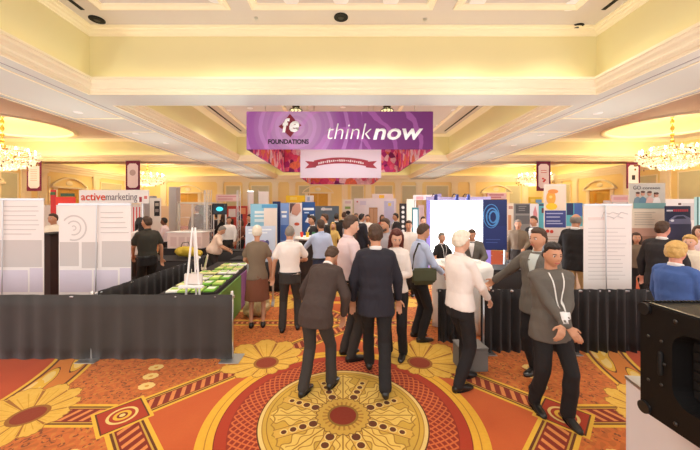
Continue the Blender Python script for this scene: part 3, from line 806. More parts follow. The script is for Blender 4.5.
def head_mesh(b, M, t=0.0, seg=36, rings=26, hair=None):
    rs = []
    for j in range(rings+1):
        ph = -PI/2+PI*j/rings; ph = max(-PI/2+.04, min(PI/2-.04, ph)); row = []
        for i in range(seg):
            th = 2*PI*i/seg; d = Vector((math.cos(ph)*math.cos(th), math.cos(ph)*math.sin(th), math.sin(ph)))
            p = headfn(d, 0)
            if hair:
                line, thick = hair(d); p = headfn(d, 0); n = Vector((d.x, d.y, d.z*.9)).normalized()
                f = max(0, min(1, (p.z-line)/.018)); lump = .003*math.sin(th*9+ph*5)
                p = p+n*(-.014+(thick+.014+lump)*f)
            row.append(b.bm.verts.new(M @ p))
        rs.append(row)
    b.skin(rs)
def hairline(style):
    def f(d):
        y = d.y
        if style == 'fringe':  # balding : sides and back only
            if y > .25: return (1.0, 0)
            return (-.05 if d.z < .55 else 1.0, .010)
        if y > .35: line = .066
        elif y > -.05: line = .066-(.35-y)/.4*.062
        else: line = .004-min(1, (-.05-y)/.6)*.065
        th = {'short': .013, 'crop': .006, 'long': .022, 'bun': .014, 'curly': .026}.get(style, .013)
        if d.z > .5 and style in ('short', 'curly'): th += .008
        return (line, th)
    return f
TOR = [(.80, .178, .122), (.90, .180, .122), (.98, .168, .116), (1.08, .150, .104), (1.20, .165, .112), (1.32, .180, .120), (1.40, .178, .112), (1.455, .140, .085), (1.49, .075, .068)]
def tor_at(z, fem=False, gain=0.0):
    T_ = TOR
    for (a, b_) in zip(T_, T_[1:]):
        if a[0] <= z <= b_[0]:
            k = (z-a[0])/(b_[0]-a[0]); rx = a[1]+(b_[1]-a[1])*k; ry = a[2]+(b_[2]-a[2])*k; break
    else: rx, ry = (T_[0] if z < T_[0][0] else T_[-1])[1:]
    if fem:
        rx *= .90
        if 1.0 < z < 1.2: rx *= .92
    g = math.exp(-((z-1.06)/.13)**2)*gain
    return rx+g*.6, ry+g
def person(label, px, Y, top_px, face, top, top_c, trou, skin='fair', hair='short', hair_c='brown', fem=False, belly=0.0, lean=0.0, leanx=0.0, headyaw=0.0, headpitch=0.0,
           lh=None, rh=None, feet=None, sleeve='long', vox=.009, extras=(), group=None, shoe=None, height=None, skirt=None, hem=None, elbow=None, X=None, beard=False, glasses=False):
    """face: heading in degrees, 0 = walking away from the camera, 90 = facing the left of the photo, 180 = facing the camera, 270 = facing right"""
    X = ax(px, Y) if X is None else X
    want = height if height else az(top_px, Y)
    lr = math.radians(lean)
    s = want/(1.02*1.0+.74*math.cos(lr)) if not height else height/1.76
    root = thing('person', label, 'person', (X, Y, 0), math.radians(face), group, s)
    HP = Vector((0, 0, .93)); R = Euler((-lr, math.radians(leanx), 0)).to_matrix()
    def T(p): p = Vector(p); return HP+R @ (p-HP) if p.z > .93 else p
    def Tb(p):  # smooth bend of the trunk
        p = Vector(p); k = max(0, min(1, (p.z-.86)/.16)); Rk = Euler((-lr*k, math.radians(leanx)*k, 0)).to_matrix(); return HP+Rk @ (p-HP)
    shw = .165 if fem else .188
    SH = {-1: T((-shw, 0, 1.425)), 1: T((shw, 0, 1.425))}
    NK = T((0, -.005, 1.47)); HC0 = T((0, .0, 1.555))
    HM = Matrix.Translation(HC0) @ (R @ Euler((math.radians(headpitch), 0, math.radians(headyaw))).to_matrix()).to_4x4() @ Matrix.Translation((0, .018, .086))
    def loc_of(h):      # a hand target given in hall coordinates
        if h and len(h) == 4:
            v = Matrix.Rotation(-math.radians(face), 3, 'Z') @ (Vector(h[:3])-Vector((X, Y, 0))); return v/s
        return h
    lh = loc_of(lh); rh = loc_of(rh)
    hands = {-1: Vector(lh) if lh else Vector((-shw-.07, .05, .82)), 1: Vector(rh) if rh else Vector((shw+.07, .05, .82))}
    if not lh: hands[-1] = Vector((SH[-1].x-.07, SH[-1].y+.06, SH[-1].z-.55))
    if not rh: hands[1] = Vector((SH[1].x+.07, SH[1].y+.06, SH[1].z-.55))
    def ik(a, t, l1, l2, pole):
        d = t-a; L = d.length
        if L > (l1+l2)*.995: t = a+d*((l1+l2)*.995/L); d = t-a; L = d.length
        u = d/L; k = (l1*l1-l2*l2+L*L)/(2*L); h = math.sqrt(max(0, l1*l1-k*k))
        q = pole-u*pole.dot(u); q = q.normalized() if q.length > 1e-5 else Vector((0, 0, 1)); return a+u*k+q*h, t
    EL = {}; WR = {}
    for sd in (-1, 1):
        pole = Vector(elbow) if elbow else Vector((sd*.7, -.6, -.6))
        EL[sd], WR[sd] = ik(SH[sd], hands[sd], .285, .255, pole)
    FT = feet or [(-.10, 0, 0), (.10, 0, 0)]; KN = {}; AN = {}; FD = {}
    for sd, f in zip((-1, 1), FT):
        lift = f[3] if len(f) > 3 else 0.0
        a = Vector((f[0], f[1], .085+f[2])); hip = Vector((sd*.088, 0, .90))
        KN[sd], AN[sd] = ik(hip, a, .43, .42, Vector((sd*.08, 1, 0))); FD[sd] = math.radians(lift)
    near = vox < .011
    # ---- body
    b = MB(); head_mesh(b, HM, seg=36 if near else 24, rings=26 if near else 16)
    for sd in (-1, 1): b.ell(HM @ Vector((sd*.074, -.006, .0)), .011, .02, .032, (R.to_4x4()), seg=10, rings=7)
    b.capsule(NK-Vector((0, 0, .06)), HM @ Vector((0, -.022, -.055)), .060 if not fem else .05, .054 if not fem else .045, 14)
    rs = []
    for z in (.82, .95, 1.08, 1.2, 1.32, 1.41, 1.46):
        rx_, ry_ = tor_at(z, fem, belly); c = Tb((0, 0, z)); rs.append(b.ring(c, Vector((1, 0, 0)), R @ Vector((0, 1, 0)) if z > .93 else Vector((0, 1, 0)), rx_*.84, ry_*.84, 18))
    b.skin(rs)
    for sd in (-1, 1):
        b.capsule(SH[sd]-R @ Vector((sd*.05, 0, .02)), EL[sd], .046, .037, 12); b.capsule(EL[sd], WR[sd], .038, .026, 12)
        b.capsule(Vector((sd*.085, 0, .88)), KN[sd], .068, .048, 12); b.capsule(KN[sd], AN[sd], .048, .034, 12)
        fdv = Vector((-math.sin(FD[sd]), math.cos(FD[sd]), 0)); b.capsule(AN[sd]-Vector((0, 0, .045)), AN[sd]+fdv*.09-Vector((0, 0, .058)), .028, .018, 10)
        # hand
        d = (WR[sd]-EL[sd]).normalized(); side = Vector((sd, 0, 0)); 
        pn = d.cross(Vector((0, 1, 0)) if abs(d.y) < .8 else Vector((0, 0, 1))).normalized()   # across-palm axis
        nn = d.cross(pn).normalized()
        if nn.dot(Vector((-sd, 0, -.3))) < 0: nn = -nn       # palm faces inwards / down
        acr = nn.cross(d).normalized()
        if acr.dot(Vector((0, 1, .4))) < 0: acr = -acr        # thumb side forward / up
        base = WR[sd]; K = []
        for k in range(4):
            off = (k-1.5)*.0195; kn = base+d*(.088-.004*abs(k-1.3))+acr*(-off); K.append(kn)
            b.capsule(base+d*.012-acr*off*.55, kn, .0145, .0115, 8)
        b.capsule(base-d*.02, base+d*.02, .026, .026, 10, flat=.75, fdir=nn)
        for k, kn in enumerate(K):
            Ls = [(.042, .026, .02), (.046, .03, .022), (.042, .028, .021), (.033, .021, .018)][k]; ang = .25+.08*k; p = kn; rr = .0096
            for j, L in enumerate(Ls):
                dd = d*math.cos(ang)+nn*math.sin(ang); q = p+dd*L; b.capsule(p, q, rr, rr*.9, 8); p = q; rr *= .92; ang += .38
        tb = base+d*.028+acr*.026; tp = tb+(d*.6+acr*.62+nn*.35).normalized()*.042; b.capsule(tb, tp, .0135, .011, 8); b.capsule(tp, tp+(d*.85+acr*.2+nn*.4).normalized()*.034, .011, .009, 8)
    body = b.build('body', SKIN[skin], root, vox=min(vox, .0075) if near else vox, sm=1)
    # ---- face
    ep = []
    for sd in (-1, 1):
        e = HM @ Vector((sd*.030, .077, .008)); ep.append(e)
        eo = MB().ell(e, .0108, .0108, .0108).build('eye', M_EYE, root, smooth=True)
        MB().ell(HM @ Vector((sd*.030, .0835, .008)), .0080, .0062, .0080, seg=8, rings=6).build('iris', M_IRIS, eo, smooth=True)
        MB().capsule(HM @ Vector((sd*.018, .091, .028)), HM @ Vector((sd*.045, .081, .029)), .0042, .003, 6).build('eyebrow', HAIRC[hair_c if hair_c != 'white' else 'grey'], root, smooth=True)
    MB().capsule(HM @ Vector((-.02, .087, -.062)), HM @ Vector((.02, .087, -.062)), .006, .006, 8).build('mouth', M_LIP, root, smooth=True)
    # ---- hair
    b = MB(); 
    if hair != 'bald':
        head_mesh(b, HM, hair=hairline(hair), seg=40, rings=28)
        if hair == 'long':
            for (sx_, y0_, w_) in ((-.068, .0, .036), (.068, .0, .036), (-.035, -.075, .042), (.035, -.075, .042), (0, -.085, .045)):
                b.capsule(HM @ Vector((sx_, y0_, .03)), HM @ Vector((sx_*1.25, y0_-.005, -.20)), w_, w_*.8, 10, flat=.8)
        if hair == 'bun': b.ell(HM @ Vector((0, -.125, .05)), .045, .045, .045)
        b.build('hair', HAIRC[hair_c], root, vox=.006 if near else .010, sm=1, wob=.004 if near else .003, wobs=60)
    if beard:
        b = MB()
        for i in range(9):
            a = PI*(i/8); b.ell(HM @ Vector((.062*math.cos(a), .030+.052*math.sin(a), -.068-.025*math.sin(a))), .020, .018, .026, seg=8, rings=6)
        b.build('beard', HAIRC[hair_c], root, vox=.007, sm=2)
    if glasses:
        b = MB()
        for sd in (-1, 1):
            b.tube([HM @ Vector((sd*.031+.021*math.cos(q*PI/6), .098, .008+.016*math.sin(q*PI/6))) for q in range(13)], .002, 6)
            b.tube([HM @ Vector((sd*.052, .096, .012)), HM @ Vector((sd*.076, .05, .014)), HM @ Vector((sd*.08, -.01, .008))], .002, 6)
        b.tube([HM @ Vector((-.01, .1, .012)), HM @ Vector((.01, .1, .012))], .002, 6)
        b.build('glasses', M_BLACKGL, root)
    # ---- upper garment
    jacket = top in ('jacket', 'sweater'); off = .022 if top == 'jacket' else .012
    zlo = hem if hem is not None else (.78 if jacket else .96)
    b = MB(); rs = []
    zs = [z for z in (.66, .72, .78, .84, .90, .96, 1.02, 1.08, 1.14, 1.20, 1.26, 1.32, 1.37, 1.41) if z >= zlo-.001]
    for z in zs:
        rx_, ry_ = tor_at(z, fem, belly); fl = 1+(.25*(.95-z) if z < .95 else 0)
        if jacket and 1.0 < z < 1.2: rx_ *= 1.04; ry_ *= 1.08
        rs.append(b.ring(Tb((0, 0, z)), Vector((1, 0, 0)), R @ Vector((0, 1, 0)) if z > .93 else Vector((0, 1, 0)), (rx_+off)*fl, (ry_+off)*fl, 24, e=2.3))
    for z, a_, c_ in ((1.445, .150, .092), (1.475, .105, .080), (1.495, .076, .070)): rs.append(b.ring(T((0, -.004, z)), R @ Vector((1, 0, 0)), R @ Vector((0, 1, 0)), a_+off*.7, c_+off*.5, 24))
    b.skin(rs)
    for sd in (-1, 1):
        sp = SH[sd]-R @ Vector((sd*.035, 0, .012)); k = 1.0 if not fem else .86
        b.capsule(sp-R @ Vector((sd*.07, 0, -.01)), sp, .07*k+off*.6, .062*k+off*.6, 14)
        if sleeve == 'long':
            b.capsule(sp, EL[sd], .058*k+off*.6, .047*k+off*.6, 14); d = WR[sd]-EL[sd]; b.capsule(EL[sd], WR[sd]-d.normalized()*.02, .047*k+off*.6, .032*k+off*.5, 14)
        elif sleeve == 'roll':
            b.capsule(sp, EL[sd], .058*k+off*.5, .047*k+off*.5, 14); b.capsule(EL[sd], EL[sd].lerp(WR[sd], .3), .047*k+off*.5, .044*k+off*.5, 14)
        elif sleeve == 'short': b.capsule(sp, SH[sd].lerp(EL[sd], .62), .060*k+off*.6, .058*k+off*.7, 14)
    gname = {'jacket': 'jacket', 'sweater': 'sweater', 'shirt': 'shirt', 'blouse': 'blouse', 'vest': 'waistcoat', 'dress': 'dress', 'polo': 'polo_shirt'}[top]
    gar = b.build(gname, top_c, root, vox=max(vox, .009) if near else vox*1.15, sm=3, wob=.011 if jacket else .009, wobs=8)
    from mathutils.bvhtree import BVHTree
    _bm = bmesh.new(); _bm.from_mesh(gar.data); bvh = BVHTree.FromBMesh(_bm); _bm.free()
    RF = R @ Vector((0, 1, 0))
    def onf(x, z, o):      # point on the front of the garment
        c = Tb((x, 0, z)); f_ = RF if z > .95 else Vector((0, 1, 0))
        hit = bvh.ray_cast(c+f_*.6, -f_, .8)[0]
        if hit is None or (hit-c).dot(f_) < .02: hit = c+f_*.062
        return hit+f_*o
    def fpatch(rows, o, thick, name, m, nx=3):
        """rows: (z, x left, x right)"""
        b = MB(); A = []; Bk = []; full = []
        for (r0, r1) in zip(rows, rows[1:]):
            n_ = max(1, int(abs(r1[0]-r0[0])/.03))
            for j in range(n_): k = j/n_; full.append([r0[i]+(r1[i]-r0[i])*k for i in range(3)])
        full.append(rows[-1])
        for z, xl_, xr_ in full:
            A.append([b.bm.verts.new(onf(xl_+(xr_-xl_)*i/nx, z, o+thick)) for i in range(nx+1)]); Bk.append([b.bm.verts.new(onf(xl_+(xr_-xl_)*i/nx, z, o-.012)) for i in range(nx+1)])
        nz = len(full)-1
        for j in range(nz):
            for i in range(nx):
                b.bm.faces.new((A[j][i], A[j][i+1], A[j+1][i+1], A[j+1][i])); b.bm.faces.new((Bk[j][i], Bk[j+1][i], Bk[j+1][i+1], Bk[j][i+1]))
            b.bm.faces.new((A[j][0], A[j+1][0], Bk[j+1][0], Bk[j][0])); b.bm.faces.new((A[j][nx], Bk[j][nx], Bk[j+1][nx], A[j+1][nx]))
        for i in range(nx):
            b.bm.faces.new((A[0][i], Bk[0][i], Bk[0][i+1], A[0][i+1])); b.bm.faces.new((A[nz][i], A[nz][i+1], Bk[nz][i+1], Bk[nz][i]))
        return b.build(name, m, root, smooth=True)
    def tp(th, z, o):   # point on the garment surface; th measured from the front
        rx_, ry_ = tor_at(z, fem, belly)
        if jacket and 1.0 < z < 1.2: rx_ *= 1.04; ry_ *= 1.08
        rx_ += off+o; ry_ += off+o; e = 2/2.3
        x = math.copysign(abs(math.sin(th))**e, math.sin(th))*rx_; y = abs(math.cos(th))**e*ry_
        kk = max(0, min(1, (z-1.40)/.09)); y *= 1-.22*kk
        return Tb((x, y, z))
    def patch(fl_, fr_, z0_, z1_, o, thick, name, m, nz=8, nx=5):
        b = MB(); A = []; Bk = []
        for j in range(nz+1):
            z = z0_+(z1_-z0_)*j/nz; a0, a1 = fl_(j/nz), fr_(j/nz)
            A.append([b.bm.verts.new(tp(a0+(a1-a0)*i/nx, z, o+thick)) for i in range(nx+1)]); Bk.append([b.bm.verts.new(tp(a0+(a1-a0)*i/nx, z, o-.02)) for i in range(nx+1)])
        for j in range(nz):
            for i in range(nx):
                b.bm.faces.new((A[j][i], A[j][i+1], A[j+1][i+1], A[j+1][i])); b.bm.faces.new((Bk[j][i], Bk[j+1][i], Bk[j+1][i+1], Bk[j][i+1]))
            b.bm.faces.new((A[j][0], A[j+1][0], Bk[j+1][0], Bk[j][0])); b.bm.faces.new((A[j][nx], Bk[j][nx], Bk[j+1][nx], A[j+1][nx]))
        for i in range(nx):
            b.bm.faces.new((A[0][i], Bk[0][i], Bk[0][i+1], A[0][i+1])); b.bm.faces.new((A[nz][i], A[nz][i+1], Bk[nz][i+1], Bk[nz][i]))
        return b.build(name, m, root, smooth=False)
    M_SH = mat('white_shirt_cotton', srgb(238, 234, 230), .8, var=.03)
    if top == 'jacket':
        shirtm = dict(extras).get('shirt', M_SH)
        fpatch([(1.16, -.006, .006), (1.30, -.036, .036), (1.42, -.060, .060), (1.475, -.052, .052)], .002, .003, 'shirt_front', shirtm, 4)
        for sd in (-1, 1): fpatch([(1.12, sd*.002, sd*.026), (1.28, sd*.030, sd*.072), (1.36, sd*.048, sd*.098), (1.375, sd*.050, sd*.078), (1.47, sd*.056, sd*.082)], .004, .006, 'lapel', top_c)
        if 'tie' in dict(extras): fpatch([(1.18, -.008, .008), (1.24, -.026, .026), (1.42, -.014, .014), (1.46, -.02, .02)], .006, .004, 'tie', dict(extras)['tie'])
    if top in ('jacket', 'shirt', 'polo', 'vest'):
        b = MB(); cm = dict(extras).get('shirt', M_SH) if top in ('jacket', 'vest') else top_c
        rs = []
        for z, r_ in ((1.475, .075), (1.505, .069), (1.52, .066), (1.505, .060), (1.475, .062)): rs.append(b.ring(T((0, .002, z)), R @ Vector((1, 0, 0)), R @ Vector((0, 1, -.25)), r_*(.9 if fem else 1), r_, 20))
        b.skin(rs, caps=False, closed=True); b.build('collar', cm, root, smooth=True)
    if top == 'shirt': fpatch([(max(zlo+.03, .99), -.014, .014), (1.45, -.014, .014)], .0, .003, 'placket', top_c, 1)
    if 'lanyard' in dict(extras):
        lm = mat('lanyard_ribbon', srgb(235, 232, 225), .6)
        for sd in (-1, 1): fpatch([(1.12, sd*.002, sd*.012), (1.36, sd*.040, sd*.052), (1.47, sd*.056, sd*.068)], .001, .003, 'lanyard', lm, 1)
        fpatch([(1.03, -.045, .045), (1.12, -.045, .045)], .004, .004, 'name_badge', M_WHITE, 2)
    # ---- trousers
    b = MB(); rs = []
    for z in (.80, .86, .92, .97, 1.02):
        rx_, ry_ = tor_at(z, fem, belly*.5); rs.append(b.ring(Tb((0, 0, z)), Vector((1, 0, 0)), Vector((0, 1, 0)), rx_+.004, ry_+.004, 20))
    b.skin(rs)
    if skirt:
        rs = []
        for z, k in ((skirt, 1.22), (.6, 1.15), (.75, 1.08), (.9, 1.02)): rs.append(b.ring(Vector((0, 0, z)), Vector((1, 0, 0)), Vector((0, 1, 0)), .175*k, .13*k, 20))
        b.skin(rs)
    else:
        for sd in (-1, 1):
            b.capsule(Vector((sd*.088, 0, .87)), KN[sd], .094, .068, 14); d = (AN[sd]-KN[sd]).normalized()
            b.capsule(KN[sd], AN[sd]+d*.005, .068, .062, 14)
    b.build('skirt' if skirt else 'trousers', trou, root, vox=max(vox, .010), sm=3, wob=.010, wobs=9)
    if top in ('shirt', 'polo', 'vest') and zlo > .94 and not skirt:
        b = MB(); rs = []
        for z in (.965, .995):
            rx_, ry_ = tor_at(z, fem, belly*.6)
            for o in ((.024, .008) if z < .97 else (.008, .024)): rs.append(b.ring(Tb((0, 0, z)), Vector((1, 0, 0)), Vector((0, 1, 0)), rx_+o, ry_+o, 24))
        b.skin([rs[0], rs[3], rs[2], rs[1]], caps=False, closed=True); b.build('belt', M_SHOE, root)
    # ---- shoes
    for sd in (-1, 1):
        fdv = Vector((-math.sin(FD[sd]), math.cos(FD[sd]), 0)); rt = Vector((fdv.y, -fdv.x, 0)); a = AN[sd]; g = a.z-.085; b = MB(); rs = []
        for (t, w_, h_) in ((-.075, .024, .05), (-.06, .034, .068), (-.02, .037, .095), (.03, .038, .086), (.08, .044, .055), (.13, .045, .045), (.17, .036, .036), (.195, .016, .024)):
            c = Vector((a.x, a.y, g+h_/2+.002))+fdv*t; rs.append(b.ring(c, rt, Vector((0, 0, 1)), w_, h_/2, 14, e=2.6))
        b.skin(rs); so = b.build('shoe', shoe or M_SHOE, root, smooth=True)
        b = MB(); n = 14; r0 = []; r1 = []
        for i in range(n):
            q = 2*PI*i/n; lx = .042*math.sin(q); ly = .06+.137*math.cos(q); r0.append(b.bm.verts.new(Vector((a.x, a.y, g))+fdv*ly+rt*lx)); r1.append(b.bm.verts.new(Vector((a.x, a.y, g+.016))+fdv*ly+rt*lx))
        b.skin([r0, r1]); b.build('sole', M_BLACK, so)
    root['_s'] = s
    return root, dict(T=T, HM=HM, WR=WR, EL=EL, tp=tp, s=s, patch=patch, SH=SH)
# ================================================================ booths, boards, tables
M_DRAPE = mat('black_drape_cloth', (.013, .011, .011), .65, var=.25, vs=3, bump=.3, bs=200, sheen=.12, spec=.3)
M_CLOTHW = mat('white_table_cloth', srgb(240, 236, 228), .8, var=.03)
M_CLOTHB = mat('black_table_cloth', (.022, .018, .018), .8, var=.2)
M_SCREENBACK = mat('banner_back_vinyl', srgb(238, 230, 224), .6, var=.02, vs=2)
M_GHOST = mat('show_through_print', srgb(204, 195, 190), .65, var=.03, vs=2)
M_GHOST2 = mat('faint_lilac_print', srgb(214, 203, 214), .65, var=.03)
M_ALU = mat('aluminium', (.6, .6, .6), .35, metal=.9, var=.05)
M_WPAN = mat('white_laminate', srgb(240, 236, 230), .5, var=.02)
def C(r, g, b, ro=.6, var=.06): return mat('print_%d_%d_%d' % (r, g, b), srgb(r, g, b), ro, var=var, vs=4)

def drape(label, p0, p1, z0, z1, group=None, pleat=.16, amp=.03, posts=(), m=None, seed=1, name='pipe_and_drape', cat='drape'):
    p0 = Vector((p0[0], p0[1], 0)); p1 = Vector((p1[0], p1[1], 0)); L = (p1-p0).length; u = (p1-p0)/L; nrm = Vector((u.y, -u.x, 0))
    o = thing(name, label, cat, p0, math.atan2(u.y, u.x), group)
    rnd = random.Random(seed); n = max(8, int(L/pleat*8)); b = MB(); F_ = []; G_ = []
    ph = [0]
    for i in range(n): ph.append(ph[-1]+2*PI/8*rnd.uniform(.6, 1.4))
    amps = [rnd.uniform(.5, 1.3) for _ in range(n+1)]
    for zi in range(6):
        t = zi/5; z = z1+(z0-z1)*t; k = .45+.75*t; row = []; rb = []
        for i in range(n+1):
            y = math.sin(ph[i])*amp*k*amps[i]+.006*math.sin(i*.31+t*3)
            row.append(b.bm.verts.new((L*i/n, y, z))); rb.append(b.bm.verts.new((L*i/n, y+.006, z)))
        F_.append(row); G_.append(rb)
    for j in range(5):
        for i in range(n):
            b.bm.faces.new((F_[j][i], F_[j+1][i], F_[j+1][i+1], F_[j][i+1])); b.bm.faces.new((G_[j][i], G_[j][i+1], G_[j+1][i+1], G_[j+1][i]))
        for i, q in ((0, 1), (n, -1)): b.bm.faces.new((F_[j][i], G_[j][i], G_[j+1][i], F_[j+1][i]))
    for i in range(n):
        b.bm.faces.new((F_[0][i], F_[0][i+1], G_[0][i+1], G_[0][i])); b.bm.faces.new((F_[5][i], G_[5][i], G_[5][i+1], F_[5][i+1]))
    b.build('drape_cloth', m or M_DRAPE, o, smooth=True)
    MB().cyl((-.02, 0.03, z1-.03), (L+.02, 0.03, z1-.03), .02).build('cross_rail', M_ALU, o, smooth=True)
    for s in posts:
        MB().cyl((s, .03, 0), (s, .03, z1+.04), .019).build('upright', M_ALU, o, smooth=True)
        MB().box((s, .03, .006), (.26, .26, .012), bevel=.004).build('base_plate', M_ALU, o)
    return o

class Board:
    """an upright panel that stands where photo columns px0..px1 look at distance Y; insets are printed or mounted on its face"""
    def __init__(s, name, label, cat, px0, px1, pyt, pyb, Y, m, thick=.03, rot=0.0, group=None, part='panel', feet=True, bevel=.004, floor=True):
        s.Y = Y; s.x0, s.x1 = ax(px0, Y), ax(px1, Y); s.cx = (s.x0+s.x1)/2; s.W = s.x1-s.x0
        s.zt = az(pyt, Y); s.zb = az(pyb, Y); s.zb = 0.0 if s.zb < (.35 if not feet else .05) else s.zb; s.rot = math.radians(rot)
        s.o = thing(name, label, cat, (s.cx, Y, 0), s.rot, group); s.th = thick; s.k = 1
        b = MB().box((0, 0, (s.zt+s.zb)/2), (s.W, thick, s.zt-s.zb), bevel=min(bevel, thick*.3)); b.build(part, m, s.o)
        if feet and s.zb > .02:
            for q in (-1, 1):
                b = MB().span((q*s.W*.42-.02, -.02, 0), (q*s.W*.42+.02, .02, s.zb)); b.box((q*s.W*.42, 0, .012), (.06, .45, .024)); b.build('support_leg', M_ALU, s.o)
    def q(s, px, py): return (ax(px, s.Y)-s.cx, az(py, s.Y))
    def ins(s, px0, px1, py0, py1, m, name='printed_field', layer=None, t=.004):
        a = s.q(px0, py0); c = s.q(px1, py1); d = (layer if layer is not None else s.k)*.0016; s.k += .5
        b = MB().span((a[0], -s.th/2-d-.001, c[1]), (c[0], -s.th/2+.001, a[1])); return b.build(name, m, s.o)
    def oval(s, px, py, rx, ry, m, name='printed_shape', layer=None):
        c = s.q(px, py); d = (layer if layer is not None else s.k)*.004; s.k += .5; RX = rx*s.Y/F; RY = ry*s.Y/F
        b = MB(); b.prism([(c[0]+RX*math.cos(2*PI*i/20), c[1]+RY*math.sin(2*PI*i/20)) for i in range(20)], d+.002, Matrix.Translation((0, -s.th/2-d-.001, 0))); return b.build(name, m, s.o)
    def poly(s, pts, m, name='printed_shape'):
        d = s.k*.004; s.k += .5; P = [s.q(*p) for p in pts]
        return MB().prism(P, d+.002, Matrix.Translation((0, -s.th/2-d-.001, 0))).build(name, m, s.o)
    def text(s, body, px0, px1, pyb, hpx, m, bold=0.0, shear=0.0, name='lettering'):
        c = s.q((px0+px1)/2, pyb); d = s.k*.004; s.k += .5; w = (px1-px0)*s.Y/F
        return text_obj(body, name, m, s.o, (c[0], -s.th/2-d, c[1]), hpx*s.Y/F, width=w, bold=bold, shear=shear)
    def lines(s, px0, px1, pys, m, hpx=.7, name='text_lines', seed=1, jit=.25):
        rnd = random.Random(seed); b = MB(); d = s.k*.0016; s.k += .5
        for py in pys:
            a = s.q(px0, py); c = s.q(px1-(px1-px0)*rnd.uniform(0, jit), py+hpx); b.span((a[0], -s.th/2-d, c[1]), (c[0], -s.th/2+.001, a[1]))
        return b.build(name, m, s.o)

def banner_back(label, px0, px1, pyt, Y, pole_px, rot=0.0, group='white roll-up banners seen from behind', zb=.12):
    B = Board('rollup_banner', label, 'banner', px0, px1, pyt, 209+(2-zb)*F/Y, Y, M_SCREENBACK, .006, rot, group, 'banner_sheet', feet=False, bevel=0)
    W = B.W; p = B.q(pole_px, pyt)[0]
    MB().box((0, 0, .06), (W+.04, .16, .11), bevel=.03).build('cassette_base', M_ALU, B.o)
    MB().box((0, 0, B.zt+.01), (W+.02, .03, .035), bevel=.008).build('top_rail', M_ALU, B.o)
    MB().cyl((p, -.05, .1), (p, -.03, B.zt), .009).build('support_pole', M_ALU, B.o)
    b = MB(); 
    for q in (-1, 1): b.box((q*W*.3, 0, .01), (.04, .5, .02))
    b.build('foot', M_ALU, B.o)
    return B
def table(label, c, L, Wd, rot, H, skirt, topm, name='skirted_table', group=None):
    o = thing(name, label, 'table', (c[0], c[1], 0), rot, group)
    MB().box((0, 0, H-.015), (Wd, L, .03), bevel=.008).build('table_top', topm, o)
    b = MB(); n = 120; per = []
    for (x0, y0, x1, y1) in ((-Wd/2, -L/2, Wd/2, -L/2), (Wd/2, -L/2, Wd/2, L/2), (Wd/2, L/2, -Wd/2, L/2), (-Wd/2, L/2, -Wd/2, -L/2)):
        k = int(math.hypot(x1-x0, y1-y0)*24)
        for i in range(k): per.append((x0+(x1-x0)*i/k, y0+(y1-y0)*i/k))
    rs = []
    for zz, kk in ((H-.03, 1.0), (H*.5, 1.01), (.01, 1.02)):
        rs.append([b.bm.verts.new((x*kk*(1+.012*math.sin(i*1.3)), y*kk*(1+.006*math.sin(i*1.3)), zz)) for i, (x, y) in enumerate(per)])
    b.skin(rs); b.build('skirt', skirt, o, smooth=True)
    return o
# --- left front : drapes, two white banners
drape('long low black drape along the left foreground aisle', (-6.4, 3.97), (ax(232, 3.97), 3.97), .015, .865, posts=(1.6, 3.05, 4.92), seed=2, pleat=.26, amp=.014, m=mat('charcoal_drape_cloth', (.034, .029, .025), .7, var=.25, vs=3, bump=.3, bs=200, sheen=.2), group='low black drapes')
drape('low black side drape running away behind the left foreground drape', (-3.36, 4.12), (-3.27, 7.0), .015, .87, seed=3, pleat=.2, amp=.02, group='low black drapes', posts=(2.8,))
B = banner_back('white roll-up banner at the far left edge, seen from behind', -14, 44, 200, 4.85, 5)
B.ins(-14, 42, 240, 267, M_GHOST, layer=1); B.ins(-14, 28, 270, 292, M_GHOST2, layer=1); B.ins(30, 43, 268, 292, M_GHOST2, layer=1)
B.lines(4, 40, [206+i*4.6 for i in range(7)], M_GHOST, .8, seed=4)
B = banner_back('white roll-up banner with a faint spiral showing through, left of the man in olive', 59, 131, 205, 4.85, 98)
for (a, c, y0, y1) in ((60, 79, 242, 266), (82, 98, 242, 268), (102, 131, 241, 267), (60, 92, 270, 292), (94, 118, 270, 292), (120, 131, 268, 292)): B.ins(a, c, y0, y1, M_GHOST if y0 < 250 else M_GHOST2, layer=1)
b = MB()
for (r, w) in ((13, 1.5), (7.5, 1.3), (2.6, 1.0)):
    cpt = B.q(74, 228); k_ = B.Y/F; A_ = [-1.9+i*4.4/24 for i in range(25)]
    b.prism([(cpt[0]+r*k_*math.cos(a), cpt[1]+r*k_*math.sin(a)) for a in A_]+[(cpt[0]+(r-w)*k_*math.cos(a), cpt[1]+(r-w)*k_*math.sin(a)) for a in reversed(A_)], .0015, Matrix.Translation((0, -.0045, 0)))
b.build('printed_spiral', M_GHOST, B.o)
B.lines(101, 129, [212+i*5 for i in range(5)], M_GHOST, .8, seed=6)

# --- left : marketing booth
Yb = 8.6
B = Board('exhibit_booth_wall', 'red and white booth wall behind the second roll-up banner', 'booth', 52, 142, 204, 262, Yb, M_WPAN, .08, part='wall_panel')
B.ins(52, 57.5, 190, 262, C(205, 40, 35), 'red_column', t=.1); B.ins(57, 77, 197, 205, C(232, 60, 40), 'red_header')
for i in range(4): B.ins(131+i*3, 132.3+i*3, 207, 258, C(215, 90, 85), 'red_stripe')
B.ins(52, 57, 192, 195, C(70, 110, 60), 'green_strip'); B.ins(62, 76, 193.5, 196.5, C(60, 90, 60), 'header_strip')
S = Board('booth_header_sign', 'white header sign with red and grey lettering over the red booth', 'sign', 78, 150, 190, 203.5, Yb-.25, M_WPAN, .05, rot=-3, part='sign_board')
S.text('active', 80.5, 106, 200.2, 7.6, C(225, 75, 40), bold=.014); S.text('marketing', 106.5, 139, 200.2, 7.6, C(110, 100, 110), bold=-.005)
